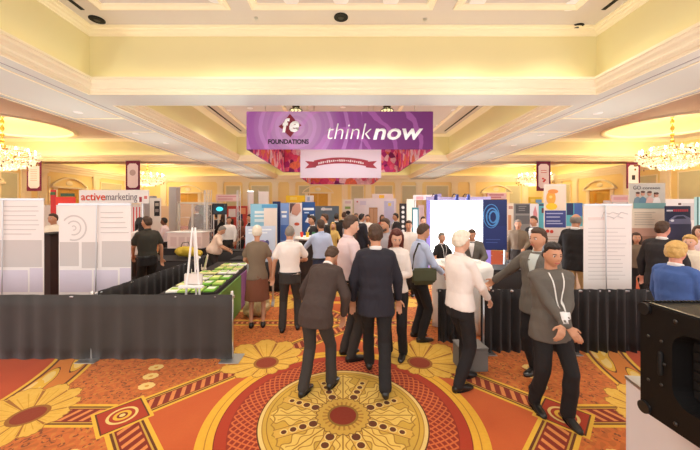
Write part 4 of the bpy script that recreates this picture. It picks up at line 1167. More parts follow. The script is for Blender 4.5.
S.ins(141, 143.6, 197, 202, C(160, 50, 60), 'small_mark'); S.ins(146, 149, 196, 199, C(215, 120, 110), 'small_mark')
S.ins(78, 106, 203.3, 205.2, C(215, 70, 45), 'red_trim'); S.ins(108, 132, 203.3, 205.2, C(215, 70, 45), 'red_trim')
B = Board('demo_counter', 'dark brown draped counter between the two white roll-up banners', 'counter', 44, 62, 234, 300, 6.4, mat('dark_brown_cloth', srgb(52, 34, 28), .8), .5, part='skirted_front', feet=False)
MB().box((0, 0, B.zt+.015), (B.W+.06, .6, .03), bevel=.01).build('counter_top', M_CLOTHB, B.o)
B = Board('poster_board', 'small cream and dark poster board beside the red-lettered sign, left of the tall grey column', 'poster', 150, 161, 198, 232, 10, M_WPAN, .03)
B.ins(154.5, 160, 201, 216, C(40, 35, 40), 'dark_print'); B.ins(155.5, 159, 203, 206, C(180, 170, 160)); B.ins(155.5, 159, 209, 212, C(150, 140, 140))
B = Board('display_column', 'tall plain grey display column left of the glass booth', 'column', 171, 178.5, 187, 270, 12, C(190, 185, 180), .3, part='column_body', feet=False)
MB().box((0, 0, .06), (B.W+.1, .4, .12), bevel=.01).build('plinth', M_ALU, B.o)
B = Board('display_column', 'grey panel wall standing behind the man in dark polo', 'column', 143, 155, 196, 262, 10.5, C(170, 165, 165), .2, part='column_body', feet=False)
MB().box((0, 0, .05), (B.W+.1, .3, .1)).build('plinth', M_ALU, B.o)
# white display case on dark skirted table
B = Board('skirted_table', 'dark skirted table under the pale display case, left middle', 'table', 168, 210, 248, 290, 8.6, M_CLOTHB, .7, part='skirt', feet=False)
MB().box((0, 0, B.zt+.015), (B.W+.05, .75, .03), bevel=.01).build('table_top', M_CLOTHB, B.o); tz = B.zt+.03
D_ = Board('display_case', 'pale pink display case standing on the dark table, left middle', 'display case', 172, 206, 232, 247.2, 8.5, C(236, 210, 200), .45, part='case_body', feet=False)
D_.o.location.z = tz-D_.zb
MB().box((0, 0, D_.zt+.012), (D_.W+.05, .5, .025), bevel=.008).build('lid', M_WPAN, D_.o)
for i in range(4): D_.ins(175+i*8, 181+i*8, 236, 245, C(222, 190, 182), 'door_panel')
# glass booth frame with white posts
G = thing('glass_booth', 'pale framed glass booth behind the display case, left middle', 'booth', (ax(193, 11), 11, 0))
w_ = 1.05; zt_ = az(202, 11)
for (x, y) in ((-w_*.5, 0), (w_*.5, 0), (-w_*.5, 1.0), (w_*.5, 1.0)): MB().span((x-.03, y-.03, 0), (x+.03, y+.03, zt_)).build('frame_post', C(225, 220, 205), G)
b = MB()
for z in (zt_-.03, az(232, 11)): b.span((-w_/2, -.03, z-.03), (w_/2, .03, z+.03)); b.span((-w_/2, .97, z-.03), (w_/2, 1.03, z+.03)); b.span((-w_/2-.02, 0, z-.03), (-w_/2+.02, 1, z+.03)); b.span((w_/2-.02, 0, z-.03), (w_/2+.02, 1, z+.03))
b.build('cross_bar', C(225, 220, 205), G)
MB().span((-w_/2+.03, -.006, 1.2), (w_/2-.03, .006, zt_-.06)).build('glass_pane', mat('booth_glass', (.9, .93, .9), .05, alpha=.25), G)
MB().span((-w_/2+.03, -.02, .02), (w_/2-.03, .02, 1.14)).build('kick_panel', C(200, 180, 160), G)
for px, Y, t in ((206, 9.5, 'left one'), (209.5, 10.4, 'middle one'), (238.5, 9.5, 'right one')):
    o = thing('truss_post', 'thin tall silver truss post behind the man in the peach shirt, '+t, 'post', (ax(px, Y), Y, 0)); zt_ = az(190, Y); b = MB()
    for k in range(3): b.cyl((.06*math.cos(k*2.09), .06*math.sin(k*2.09), .02), (.06*math.cos(k*2.09), .06*math.sin(k*2.09), zt_), .012, n=6)
    for j in range(int(zt_/.15)):
        a0 = j*2.09; b.cyl((.06*math.cos(a0), .06*math.sin(a0), j*.15+.05), (.06*math.cos(a0+2.09), .06*math.sin(a0+2.09), j*.15+.2), .006, n=5)
    b.build('truss', M_ALU, o); MB().box((0, 0, .01), (.35, .35, .02)).build('base_plate', M_ALU, o)
B = Board('television', 'small dark television with a cyan glow, left of centre', 'screen', 212.5, 227, 203.5, 214.5, 11, M_BLACKGL, .06, part='housing')
B.ins(213.5, 226, 204.5, 213.5, mat('screen_dark', srgb(18, 30, 40), .2, emit=.2), 'screen'); B.oval(220, 209, 3.5, 2.2, mat('screen_cyan', srgb(60, 190, 210), .3, emit=.9), 'screen_glow')
B = Board('hanging_letter_board', 'pale pink lettered board above the small television', 'sign', 216, 239, 194.5, 201.5, 14, C(238, 205, 200), .04, part='sign_board')
B.lines(218, 237, [196, 198.5], C(215, 150, 150), 1.1)
B = Board('booth_back_wall', 'dark green and black booth back wall left of the small television', 'booth', 196, 213, 205, 250, 13.6, C(50, 55, 45), .08, part='wall_panel')
B.ins(198, 204, 208, 216, C(40, 90, 70)); B.ins(205, 211, 206, 214, C(30, 30, 30)); B.ins(199, 210, 219, 228, C(130, 110, 80))
B = Board('booth_back_wall', 'red, white and dark booth back wall right of the small television', 'booth', 227, 247, 206, 250, 12, C(190, 60, 45), .08, part='wall_panel')
B.ins(229, 236, 209, 217, C(240, 225, 220)); B.ins(237, 243, 212, 222, C(55, 45, 80)); B.ins(228, 234, 219, 230, C(70, 55, 45)); B.ins(240, 246, 208, 214, C(230, 150, 100))
for (a, c, t0, Y, t) in ((248.5, 253.5, 191, 13, 'narrow one'), (259, 268.5, 191.5, 13.5, 'wide one')):
    B = Board('feather_flag', 'tall white flag behind the pale blue banner, '+t, 'flag', a, c, t0, 240, Y, C(246, 240, 236), .02, part='flag_cloth', rot=6)
    MB().cyl((-B.W/2-.02, 0, 0), (-B.W/2-.02, 0, B.zt+.05), .015).build('pole', M_ALU, B.o)
# pale blue and navy booth
B = Board('booth_back_wall', 'pale blue booth wall with white lettering blocks, left of the navy panel', 'booth', 251, 277, 204, 262, 8.8, C(150, 205, 228), .06, part='wall_panel', rot=6)
B.ins(255, 268, 211, 213.5, C(240, 248, 250)); B.ins(255, 265, 215, 217, C(240, 248, 250)); B.ins(255, 268, 219, 222, C(225, 240, 246)); B.ins(262, 277, 204.5, 208, C(90, 165, 210))
B = Board('rollup_banner', 'plain cream roll-up banner in front of the pale blue booth wall', 'banner', 264, 277, 208, 262, 8.25, C(242, 226, 212), .02, part='banner_sheet')
B = Board('booth_back_wall', 'narrow navy booth panel beside the pale blue wall', 'booth', 273, 280.5, 201.5, 258, 9.2, C(28, 42, 92), .08, part='wall_panel')
B = Board('rollup_banner', 'blue and silver roll-up banner with white mark, right of the navy panel', 'banner', 280.5, 289, 203, 250, 8.6, C(120, 150, 205), .02, part='banner_sheet')
B.ins(281.5, 287, 211, 213, M_WPAN); B.ins(282, 286.5, 215, 217.5, C(235, 240, 250)); B.ins(281, 288.5, 225, 240, C(70, 105, 175))
B = Board('photo_wall', 'large photo panel of a face and white shirt, centre left', 'poster', 289.5, 302, 203, 250, 9.3, C(235, 225, 222), .04, part='panel')
B.poly([(291, 203.5), (300, 203.5), (301, 211), (297, 216), (292, 214)], C(205, 150, 130), 'printed_face'); B.poly([(290, 203.2), (296, 203.2), (292.5, 207), (291, 213), (290, 213)], C(95, 70, 70), 'printed_hair')
B.poly([(290, 216), (296, 217), (301.5, 213), (301.5, 240), (290, 240)], C(245, 240, 240), 'printed_shirt'); B.oval(297, 224, 2.6, 1.6, C(215, 90, 60))
B = Board('booth_back_wall', 'blue booth wall with white wordmark and picture of a figure, centre left', 'booth', 302, 315, 202, 248, 9.4, C(35, 80, 145), .06, part='wall_panel')
B.ins(303.5, 314, 207.8, 210.2, C(240, 244, 248)); B.ins(304.5, 309, 212, 213.3, C(200, 215, 235)); B.poly([(305, 222), (309, 215), (314, 214), (314, 224)], C(235, 235, 240)); B.oval(309, 216, 1.6, 2, C(40, 35, 45))
B = Board('booth_back_wall', 'wide slate blue booth wall with white wordmark at centre', 'booth', 315, 339, 206, 248, 13, C(105, 125, 140), .06, part='wall_panel')
B.ins(321, 332, 208.2, 210.3, C(238, 240, 240)); B.oval(323.5, 209, 2.2, 1.6, C(250, 250, 250))
B = Board('booth_header_sign', 'bright yellow header panel high behind the blue booth walls', 'sign', 286, 305, 195.5, 202.5, 16, C(245, 210, 40), .1, part='sign_board'); B.ins(290, 297, 197, 200, C(250, 225, 110))
B = Board('booth_header_sign', 'small white box sign right of the yellow header panel', 'sign', 305.5, 313.5, 195.5, 203, 16, C(235, 240, 245), .2, part='sign_board'); B.ins(307.5, 310, 197, 201, C(170, 195, 225))
B = Board('rollup_banner', 'tall cream roll-up banner with green and black print at centre', 'banner', 343, 352.5, 199.5, 240, 13.5, C(245, 236, 220), .03, part='banner_sheet')
B.ins(345, 350.5, 206.5, 209, C(150, 180, 90)); B.oval(348, 212.5, 2.4, 1.9, C(35, 35, 35)); B.ins(345, 351, 201, 203.5, C(225, 205, 200))
B = Board('booth_back_wall', 'plain white booth wall at centre right of the cream banner', 'booth', 354, 396, 198.5, 252, 14, C(240, 232, 236), .1, part='wall_panel')
B.ins(356.5, 358, 201, 202.5, C(190, 70, 70)); B.ins(360, 366, 201, 205, C(222, 215, 232)); B.ins(384, 394, 201, 225, C(205, 205, 235)); B.ins(388, 391, 203, 206, C(245, 220, 120))
B = Board('folding_screen', 'brown wooden door panel standing in front of the white centre wall', 'panel', 369, 377.5, 207.5, 246, 11.5, C(165, 120, 85), .05, part='panel'); B.ins(370, 373, 209, 228, C(185, 140, 105)); B.ins(374, 377, 209, 228, C(180, 135, 100))
B = Board('booth_header_sign', 'small yellow and white header above the white centre wall', 'sign', 372, 393, 194, 198.5, 16, C(240, 228, 225), .1, part='sign_board'); B.ins(379, 384, 195, 198.2, C(245, 205, 60))
# black column banner with white discs
B = Board('rollup_banner', 'narrow black roll-up banner with a column of white discs', 'banner', 399.5, 406.5, 203.5, 240, 8.6, C(38, 32, 36), .02, part='banner_sheet')
for i in range(6): B.oval(402.9, 207.5+i*4.7, 1.5, 1.5, C(235, 232, 228), 'white_disc')
MB().box((0, 0, .05), (B.W+.04, .2, .1), bevel=.02).build('cassette_base', M_ALU, B.o)
B = Board('folding_screen', 'tall cream panel behind the black disc banner', 'panel', 406.5, 414, 199, 245, 9.6, C(236, 228, 214), .06, part='panel')
B = Board('mirror_stand', 'white oval-topped panel with teal edge, left of the bright booth', 'panel', 412, 418.5, 207.5, 245, 8.9, C(60, 125, 130), .05, part='frame'); B.ins(413, 417.2, 209.5, 243, C(240, 246, 248), 'white_face')
# ---------------- glowing pop-up booth
Y = 8.4; xl, xr = ax(424, Y), ax(486, Y); zt_ = az(197, Y)
o = thing('popup_display', 'brightly lit curved pop-up display wall glowing white and violet', 'booth', ((xl+xr)/2, Y, 0)); W = xr-xl
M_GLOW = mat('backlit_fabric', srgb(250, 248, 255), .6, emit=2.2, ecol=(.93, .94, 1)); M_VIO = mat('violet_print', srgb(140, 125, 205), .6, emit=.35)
def curve_wall(u0, u1, z0, z1, off, th, m, nm):
    b = MB(); n = 16; A = []
    for i in range(n+1):
        u = u0+(u1-u0)*i/n; x = u*W/2; y = -.28*(u*u)+off; A.append([b.bm.verts.new((x, y, z0)), b.bm.verts.new((x, y, z1)), b.bm.verts.new((x, y+th, z1)), b.bm.verts.new((x, y+th, z0))])
    b.skin(A); return b.build(nm, m, o)
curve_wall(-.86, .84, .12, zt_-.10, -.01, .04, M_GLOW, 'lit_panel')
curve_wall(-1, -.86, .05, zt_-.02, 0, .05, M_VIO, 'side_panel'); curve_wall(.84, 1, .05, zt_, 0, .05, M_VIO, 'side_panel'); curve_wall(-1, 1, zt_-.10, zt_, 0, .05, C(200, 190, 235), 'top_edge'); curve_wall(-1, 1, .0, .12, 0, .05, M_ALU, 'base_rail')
for u in (-.75, -.1, .25):
    b = MB(); x = u*W/2; b.tube([(x, 0, zt_), (x, -.15, zt_+.08), (x, -.42, zt_+.02)], .012, 6); b.build('spot_arm', M_BLACK, o)
    MB().cyl((x, -.40, zt_+.05), (x, -.36, zt_-.09), .035, .055).build('spot_head', C(50, 60, 130), o)
ld = bpy.data.lights.new('popup_display_light', 'AREA'); ld.shape = 'RECTANGLE'; ld.size = W*.8; ld.size_y = 1.6; ld.energy = 45; ld.color = (.92, .93, 1)
lo = bpy.data.objects.new('popup_display_light', ld); COL.objects.link(lo); lo.location = (xl+W/2, Y-.36, 1.6); lo.rotation_euler = (PI/2, 0, 0); lo.rotation_euler = (-PI/2, 0, 0)
B = Board('arched_header', 'white and lilac curved header shape left above the glowing display', 'sign', 413, 441, 195, 200, 11, C(240, 232, 238), .08, part='header'); B.poly([(431, 199.5), (434, 194.8), (441, 193.6), (441, 199.8)], C(160, 150, 205)); B.ins(416, 423, 196.5, 199.5, C(235, 170, 180))
B = Board('hanging_letter_board', 'pink lettered board above the dark blue panel right of the glowing display', 'sign', 487.5, 506, 193, 199, 13, C(240, 205, 205), .05, part='sign_board'); B.lines(489, 504, [194.3, 196.6], C(205, 120, 130), 1.3)
# dark blue panel with picture of a camera-like thing
B = Board('rollup_banner', 'dark blue display panel with glowing blue emblem, right of the glowing display', 'banner', 483.5, 506, 199.5, 250, 6.9, C(28, 46, 105), .04, part='banner_sheet', rot=-8)
B.ins(484.3, 505.2, 226, 249, C(34, 52, 118)); 
b = MB(); cpt = B.q(492, 217)
for (dx, dz, r, w2) in ((0, 0, .20, .018), (.02, 0, .13, .02), (-.02, .02, .27, .010)): b.tube([(cpt[0]+dx+r*.62*math.cos(i*2*PI/24), -.026, cpt[1]+dz+r*math.sin(i*2*PI/24)) for i in range(25)], w2, 6)
b.build('printed_emblem', C(90, 160, 225), B.o); B.oval(496.5, 218, .9, 3.6, C(190, 220, 240)); B.lines(486, 500, [239, 242], C(70, 95, 165), .8)
B = Board('rollup_banner', 'cream narrow poster right of the dark blue panel', 'banner', 507, 513.5, 203, 250, 8.5, C(240, 226, 205), .02, part='banner_sheet'); B.ins(508, 511, 215, 230, C(225, 160, 110)); B.ins(508.5, 512.5, 206, 209, C(200, 150, 130))
B = Board('booth_back_wall', 'dark grey two-block booth panel behind the man in the grey suit', 'booth', 514, 529.5, 203.5, 250, 9.0, C(150, 150, 145), .06, part='wall_panel'); B.ins(515, 529, 204.5, 213.5, C(85, 88, 90)); B.ins(515, 529, 215.5, 224, C(110, 112, 112)); B.lines(518, 526, [206, 208, 210, 218], C(150, 150, 150), .7)
B = Board('rollup_banner', 'white roll-up banner with pink figure print, between grey panel and blue booth', 'banner', 530, 538.5, 204, 250, 8.2, C(238, 236, 240), .02, part='banner_sheet'); B.poly([(533, 212), (535, 206), (537, 214), (535.5, 232), (533, 232)], C(225, 150, 155)); B.ins(530.5, 537.5, 230, 246, C(220, 215, 225))
B = Board('booth_header_sign', 'yellow and blue header panels above the grey booth wall', 'sign', 529, 541, 197, 203, 14, C(235, 205, 60), .1, part='sign_board'); B.ins(535, 541, 199.5, 202.8, C(120, 170, 220)); B.ins(530, 534, 199, 202, C(250, 225, 120))
B = Board('poster_stand', 'tall poster stand with yellow cartoonish shapes above a navy text block', 'poster', 544, 566, 184, 250, 6.2, C(240, 226, 214), .02, part='poster_sheet')
B.ins(544.5, 565.5, 210.5, 227.5, C(62, 72, 140)); B.ins(545.5, 565.3, 186, 210, C(242, 222, 200)); B.oval(550.5, 198, 4.6, 7, C(240, 170, 60)); B.oval(551, 206.5, 5.6, 3.4, C(250, 205, 40)); B.oval(552.5, 191.5, 5, 2.2, C(238, 150, 70)); B.oval(550, 197, 1.6, 1.4, C(250, 215, 120))
B.lines(546, 563, [213, 216.5, 220.5, 223], C(190, 195, 225), 1.0); B.oval(547, 231, 1.4, 1.6, C(215, 70, 50)); B.oval(551, 231.5, 1.4, 1.6, C(215, 70, 50)); B.lines(546, 563, [236, 239], C(220, 190, 170), .8)
B = Board('booth_back_wall', 'teal and navy booth wall behind the poster stand and the bald man', 'booth', 538, 582, 203, 250, 9.4, C(95, 190, 205), .06, part='wall_panel')
B.ins(566, 572.5, 203.2, 215, C(40, 58, 105)); B.ins(573.5, 581.5, 203.2, 216, C(70, 110, 185)); B.ins(538.5, 543.5, 204, 206, C(60, 80, 110)); B.ins(541, 544, 208, 213, C(110, 60, 60)); B.ins(564, 582, 226, 249, C(225, 222, 215))
B = Board('skirted_table', 'cream counter behind the drape, beside the bald man', 'table', 541, 581, 240.5, 285, 7.0, C(238, 220, 190), .6, part='skirt', feet=False); MB().box((0, 0, B.zt+.02), (B.W+.05, .66, .04), bevel=.01).build('table_top', M_CLOTHW, B.o)
# white plan banner on the right
B = banner_back('white roll-up banner at right, seen from behind with its pole, standing behind the black drape', 583.5, 631.5, 205.5, 4.75, 604)
B.lines(588, 627, [228+i*3.9 for i in range(14)], M_GHOST, .6, seed=8); B.ins(588, 604, 217, 220, C(232, 214, 206)); 
b = MB(); 
for i in range(5):
    a = B.q(601+i*4, 219-(i % 3)*2.6); c = B.q(606+i*4.6, 214+(i % 2)*4); b.tube([(a[0], -.006, a[1]), ((a[0]+c[0])/2, -.006, c[1]+.03), (c[0]+.05, -.006, c[1])], .006, 5)
b.build('printed_sketch', C(205, 198, 196), B.o)
B = Board('rollup_banner', 'tall banner with grey group photo header and teal band, right', 'banner', 628.5, 665, 183, 250, 6.8, C(232, 218, 196), .02, part='banner_sheet')
B.ins(628.8, 664.7, 183.2, 203, C(196, 190, 178)); B.text('GO', 632.5, 640, 189.6, 4.0, C(60, 62, 75), name='lettering'); B.text('coreson', 642, 659, 189.3, 3.0, C(72, 70, 80), name='lettering')
for i, (px, py) in enumerate(((637, 194), (642, 193), (648.5, 193.2), (655, 194.5))):
    B.poly([(px-4, 203), (px-3, 198.5), (px, 196.5), (px+3, 198.5), (px+4, 203)], C(*((110, 140, 155), (95, 130, 150), (215, 175, 165), (228, 220, 215))[i]), 'printed_torso'); B.oval(px, py+.6, 1.7, 2.2, C(205, 150, 125), 'printed_head'); B.oval(px, py-1.0, 1.8, 1.2, C(90, 55, 45), 'printed_hair')
B.ins(633, 664.7, 203, 208.5, C(120, 165, 165), 'teal_band'); B.lines(634, 655, [212, 214.4, 216.8, 219.2, 221.6, 224], C(200, 188, 170), .8); B.ins(631, 662, 228, 236, C(200, 160, 140)); B.ins(630, 662, 236, 249, C(170, 130, 110))
B = Board('booth_header_sign', 'small pink header strip left of the group photo banner', 'sign', 611, 629, 195, 202, 12, C(240, 210, 205), .05, part='sign_board'); B.ins(613, 627, 197, 200, C(228, 175, 175))
B = Board('booth_header_sign', 'amber yellow box sign above the white plan banner', 'sign', 595, 603, 193.5, 203, 16, C(225, 170, 50), .2, part='sign_board')
B = Board('booth_header_sign', 'white low header behind the white plan banner', 'sign', 604, 640, 200.5, 206, 13, C(242, 236, 230), .1, part='sign_board')
B = Board('poster_stand', 'dark car poster with white and red lettering, right edge', 'poster', 665, 690, 206, 245, 6.4, C(40, 42, 72), .03, part='poster_sheet')
for i in range(5): B.ins(665.9+i*1.25, 666.8+i*1.25, 209.8, 211.4, C(225, 225, 235), 'white_letter', layer=1)
for i in range(7): B.ins(672.6+i*2.15, 674.3+i*2.15, 209.2, 211.6, C(190, 60, 75), 'red_letter', layer=1)
B.poly([(667, 224), (669, 219), (674, 215.5), (682, 215), (688, 218), (689, 224)], C(120, 118, 150), 'printed_car'); B.poly([(671, 219), (675, 216.3), (681, 216), (684, 218.6)], C(50, 50, 75), 'printed_window'); B.oval(670, 220.5, 1.6, 1.2, C(235, 235, 245), 'printed_lamp'); B.ins(665.3, 689.7, 224, 244, C(60, 60, 92))
B = Board('booth_back_wall', 'white booth wall behind the car poster', 'booth', 664, 697, 199, 245, 8.2, C(240, 238, 236), .06, part='wall_panel'); B.ins(677, 680, 203, 205, C(90, 70, 60)); B.ins(681, 696, 203, 220, C(215, 215, 215))
B = Board('booth_back_wall', 'pale aqua panel at the right edge', 'booth', 695.5, 722, 197, 245, 6.0, C(190, 232, 235), .05, part='wall_panel'); B.ins(695.6, 697, 197, 244, C(70, 120, 120))
# more far booth walls to close the hall behind
for (a, c, t0, Y, col, t) in ((40, 53, 205, 12, (225, 215, 200), 'cream booth wall behind the gap between the white banners'), (160, 171, 206, 14, (235, 205, 160), 'tan booth wall left of the tall grey column'), (246, 252, 206, 15, (220, 120, 80), 'orange booth wall left of the pale blue wall'),
                             (418, 424, 205, 13, (235, 215, 220), 'pink narrow booth wall left of the glowing display'), (0, 40, 206, 13, (240, 235, 225), 'pale booth wall far left, above the left roll-up banner'), (640, 668, 205, 14, (238, 225, 205), 'cream booth wall behind the group photo banner')):
    B = Board('booth_back_wall', t, 'booth', a, c, t0, 248, Y, C(*col), .06, part='wall_panel')
# dark skirted tables that fill the middle of the hall
for (px, Y, L_, W_, H_, lb) in ((332, 12.3, .5, 1.5, .76, 'black-skirted table before the slate blue booth wall'), (404, 7.7, .6, .9, .78, 'black-skirted table at the foot of the black disc banner'), (505, 6.2, .6, .9, .80, 'black-skirted table below the dark blue panel'),
                            (525, 6.85, .5, .75, .80, 'black-skirted table before the dark grey booth panel'), (233, 8.85, .5, .9, .80, 'black-skirted table before the red booth wall'), (383, 13.1, .6, 1.8, .8, 'black-skirted table before the white centre wall'),
                            (262, 10.6, .5, .9, .8, 'black-skirted table behind the cream roll-up banner')):
    table(lb, (ax(px, Y), Y), L_, W_, 0, H_, M_CLOTHB, M_CLOTHB)
# counter with goods, centre left
o = thing('demo_counter', 'small round-fronted white counter with a dark base, centre left', 'counter', (ax(309, 7.2), 7.2, 0)); zt_ = az(236.5, 7.2)
MB().lathe([(0, 0), (.30, 0), (.30, .08), (.26, .1), (.24, zt_-.06), (0, zt_-.06)], n=24).build('body', mat('dark_counter', srgb(45, 32, 28), .6), o, smooth=False); MB().lathe([(0, zt_-.06), (.33, zt_-.06), (.35, zt_-.03), (.33, zt_), (0, zt_)], n=28).build('counter_top', M_WPAN, o)
for k, (dx, dy, cc, lb) in enumerate(((-.16, -.1, (225, 70, 50), 'red cup on the small round counter'), (-.02, -.14, (240, 200, 50), 'yellow cup on the small round counter'), (.12, -.08, (60, 140, 90), 'green cup on the small round counter'))):
    c_ = thing('paper_cup', lb, 'cup', (ax(309, 7.2)+dx, 7.2+dy, zt_), group='cups on the small round counter'); MB().lathe([(0, 0), (.03, 0), (.04, .11), (.043, .115), (0, .115)], n=14).build('cup_body', C(*cc), c_, smooth=False)

# ---------------- leaflet table, left of the aisle
TC = (-2.42, 5.75); TR = math.radians(5.5)
t = table('long black-skirted table covered with green leaflets, beside the left aisle drape', TC, 2.7, .80, TR, .76, M_CLOTHB, M_CLOTHB)
MB().span((.405, -1.32, .03), (.43, .10, .70)).build('green_front_graphic', C(110, 150, 70), t); MB().span((.405, .12, .03), (.43, 1.30, .70)).build('purple_front_graphic', C(150, 95, 150), t)
def on_table(x, y): 
    c, s = math.cos(TR), math.sin(TR); return (TC[0]+x*c-y*s, TC[1]+x*s+y*c)
rnd = random.Random(11); names = ['green', 'white', 'lime', 'pale yellow']; lc = [C(120, 185, 60), C(240, 238, 228), C(165, 205, 85), C(235, 228, 160)]
pl = ['front', 'second', 'third', 'fourth', 'fifth', 'back']; cl = ['left', 'middle left', 'middle right', 'right']
leaf = None
for j in range(6):
    for i in range(4):
        if j > 3 and i == 0: continue
        k = (i+j*2+rnd.randrange(2)) % 4; x, y = on_table(-.255+i*.18, -1.18+j*.40+(.0 if j < 3 else .06)); z = .761
        o = thing('leaflet_stack', '%s leaflet stack on the black table, %s in the %s row' % (names[k], cl[i], pl[j]), 'leaflets', (x, y, z), TR+rnd.uniform(-.12, .12), 'leaflet stacks on the long table')
        b = MB()
        for q in range(3): b.box((rnd.uniform(-.004, .004), rnd.uniform(-.004, .004), .004+q*.008), (.15, .27, .007), rot=rnd.uniform(-.03, .03))
        b.build('leaflets', lc[k], o); MB().box((0, .03, .0255), (.11, .12, .002)).build('cover_picture', lc[(k+1) % 4], o)
for (x, y, hh, lb, mm) in ((-.378, -.05, .34, 'white leaflet holder leaning at the back of the long table, nearer one', M_WPAN), (-.378, .45, .30, 'cream brochure holder at the back of the long table, farther one', C(235, 220, 200))):
    px_, py_ = on_table(x, y); o = thing('brochure_holder', lb, 'leaflet holder', (px_, py_, .761), TR-PI/2.6, 'brochure holders'); b = MB(); b.box((0, .03, hh/2), (.24, .012, hh), rx=-.2); b.box((0, -.02, .02), (.24, .10, .012)); b.box((0, -.06, .05), (.24, .008, .08)); b.build('holder', mm, o)
    MB().box((0, .015, hh/2), (.2, .01, hh*.8), rx=-.2).build('brochure', C(200, 205, 150), o)
# white tall easel at the front end of the table
x, y = ax(192, 4.16), 4.16
o = thing('display_easel', 'slim white display easel with two leaning legs, standing behind the left drape', 'easel', (x, y, 0))
for q, nm in ((-1, 'leg'), (1, 'leg')): MB().capsule((q*.16, 0, .012), (q*.02, .05, 1.73), .016, .014, 8).build(nm, M_WHITE, o, smooth=True)
MB().capsule((0, .17, .012), (0, .06, 1.68), .014, .012, 8).build('rear_leg', M_WHITE, o, smooth=True)
MB().box((0, -.02, .93), (.34, .07, .035), bevel=.01).build('ledge', M_WHITE, o); MB().box((0, .04, 1.02), (.26, .02, .16), bevel=.01, rx=-.05).build('name_card', C(225, 215, 205), o)
# dark skirted table behind, with yellow bag and white cloth
t = table('dark table with a yellow bag, behind the left side drape', (-4.25, 7.62), .9, 1.4, 0, .76, M_CLOTHB, M_CLOTHB)
o = thing('carrier_bag', 'yellow and grey bag slumped on the dark table, left', 'bag', (ax(186, 7.6), 7.62, .80)); b = MB(); b.ell((0, 0, .12), .30, .16, .13); b.ell((.2, 0, .08), .22, .14, .09); b.build('bag_body', C(205, 175, 50), o, vox=.02, sm=4, wob=.03, wobs=9)
MB().tube([(-.15, 0, .2), (-.1, 0, .34), (.05, 0, .36), (.1, 0, .2)], .012, 6).build('handle', C(90, 85, 75), o)
# pale printed poster leaning, centre left
B = Board('poster_stand', 'pale blue and lilac printed poster left of the man in the white polo', 'poster', 246, 275, 226, 262, 6.3, C(205, 215, 232), .02, rot=10, part='poster_sheet')
B.oval(262, 245, 5, 5, C(150, 110, 170)); B.poly([(249, 262), (252, 240), (258, 236), (262, 262)], C(225, 225, 240)); B.oval(256, 252, 4, 3, C(225, 150, 160)); B.oval(268, 252, 3.5, 3, C(205, 90, 110)); B.oval(267, 243, 2, 3, C(80, 80, 130)); B.lines(249, 272, [229, 232], C(240, 244, 250), 1.4)
t = table('black-skirted demo table behind the lilac poster', (-2.15, 7.55), .6, 1.2, 0, .78, M_CLOTHB, M_CLOTHB)
# ---------------- tall cloth-covered round table
o = thing('cocktail_table', 'tall round cocktail table under a long white cloth', 'table', (ax(460, 5.2), 5.2, 0)); R_ = .50; b = MB(); rs = []
for z, r, a in ((1.07, .02, 0), (1.07, R_-.02, 0), (1.055, R_, .0), (1.0, R_+.012, .02), (.7, R_*.93, .05), (.35, R_*.86, .07), (.02, R_*.92, .09)):
    rs.append([b.bm.verts.new(((r+a*math.sin(i*PI/4.5)*.7)*math.cos(2*PI*i/72), (r+a*math.sin(i*PI/4.5)*.7)*math.sin(2*PI*i/72), z)) for i in range(72)])
b.skin(rs); b.build('table_cloth', M_CLOTHW, o, smooth=True)
for k, (dx, dy, nm, lb) in enumerate(((-.22, -.12, 'paper_stack', 'small stack of white papers on the tall cocktail table, left'), (.2, .05, 'paper_stack', 'small stack of white papers on the tall cocktail table, right'))):
    q = thing(nm, lb, 'papers', (ax(460, 5.2)+dx, 5.2+dy, 1.072), rot=.3*k, group='papers on the cocktail table'); b = MB()
    for j in range(4): b.box((0, 0, .006+j*.012), (.2, .28, .010), rot=.05*j)
    b.build('papers', C(235, 238, 232), q)
c_ = thing('drinking_glass', 'small clear glass on the tall cocktail table', 'glass', (ax(460, 5.2)+.02, 4.98, 1.072)); MB().lathe([(0, 0), (.028, 0), (.035, .11), (.032, .11), (.026, .01), (0, .01)], n=16).build('glass_body', mat('clear_glass', (.9, .95, .92), .05, alpha=.4), c_, smooth=True)
# ---------------- right black drape
drape('long black pleated drape across the right foreground, in front of the white plan banner', (ax(481, 4.17), 4.17), (5.15, 4.17), .015, .885, posts=(.05, 1.22, 3.0), seed=9, pleat=.13, amp=.035, group='low black drapes')
# black side skirt end left of the grey bin and the grey bin
drape('short black drape end beside the tall white table', (ax(438, 4.5), 4.5), (ax(462, 4.45), 4.45), .015, .80, seed=5, pleat=.12, group='low black drapes')
o = thing('storage_bin', 'grey box on the carpet at the foot of the right drape', 'box', (ax(470, 3.8), 3.80, 0), rot=.05); MB().box((0, 0, .14), (.34, .26, .28), bevel=.01).build('box_body', mat('grey_card', srgb(110, 108, 104), .7), o); MB().box((0, 0, .287), (.35, .27, .014), bevel=.004).build('lid', mat('grey_card_lid', srgb(125, 122, 118), .7), o)
# crumpled floor bag by the aisle
o = thing('tote_bag', 'crumpled pale tote bag standing on the carpet by the woman in the brown skirt', 'bag', (-1.62, 5.62, 0)); b = MB(); b.ell((0, 0, .17), .24, .14, .17); b.ell((.1, .02, .25), .12, .10, .10); b.ell((-.1, -.02, .10), .14, .13, .10); b.build('bag_body', mat('crumpled_plastic', srgb(196, 176, 130), .45, var=.3, vs=14), o, vox=.015, sm=2, wob=.04, wobs=14)
MB().tube([(-.1, 0, .28), (-.08, 0, .42), (.08, 0, .43), (.1, 0, .3)], .01, 6).build('handle', C(210, 195, 160), o)

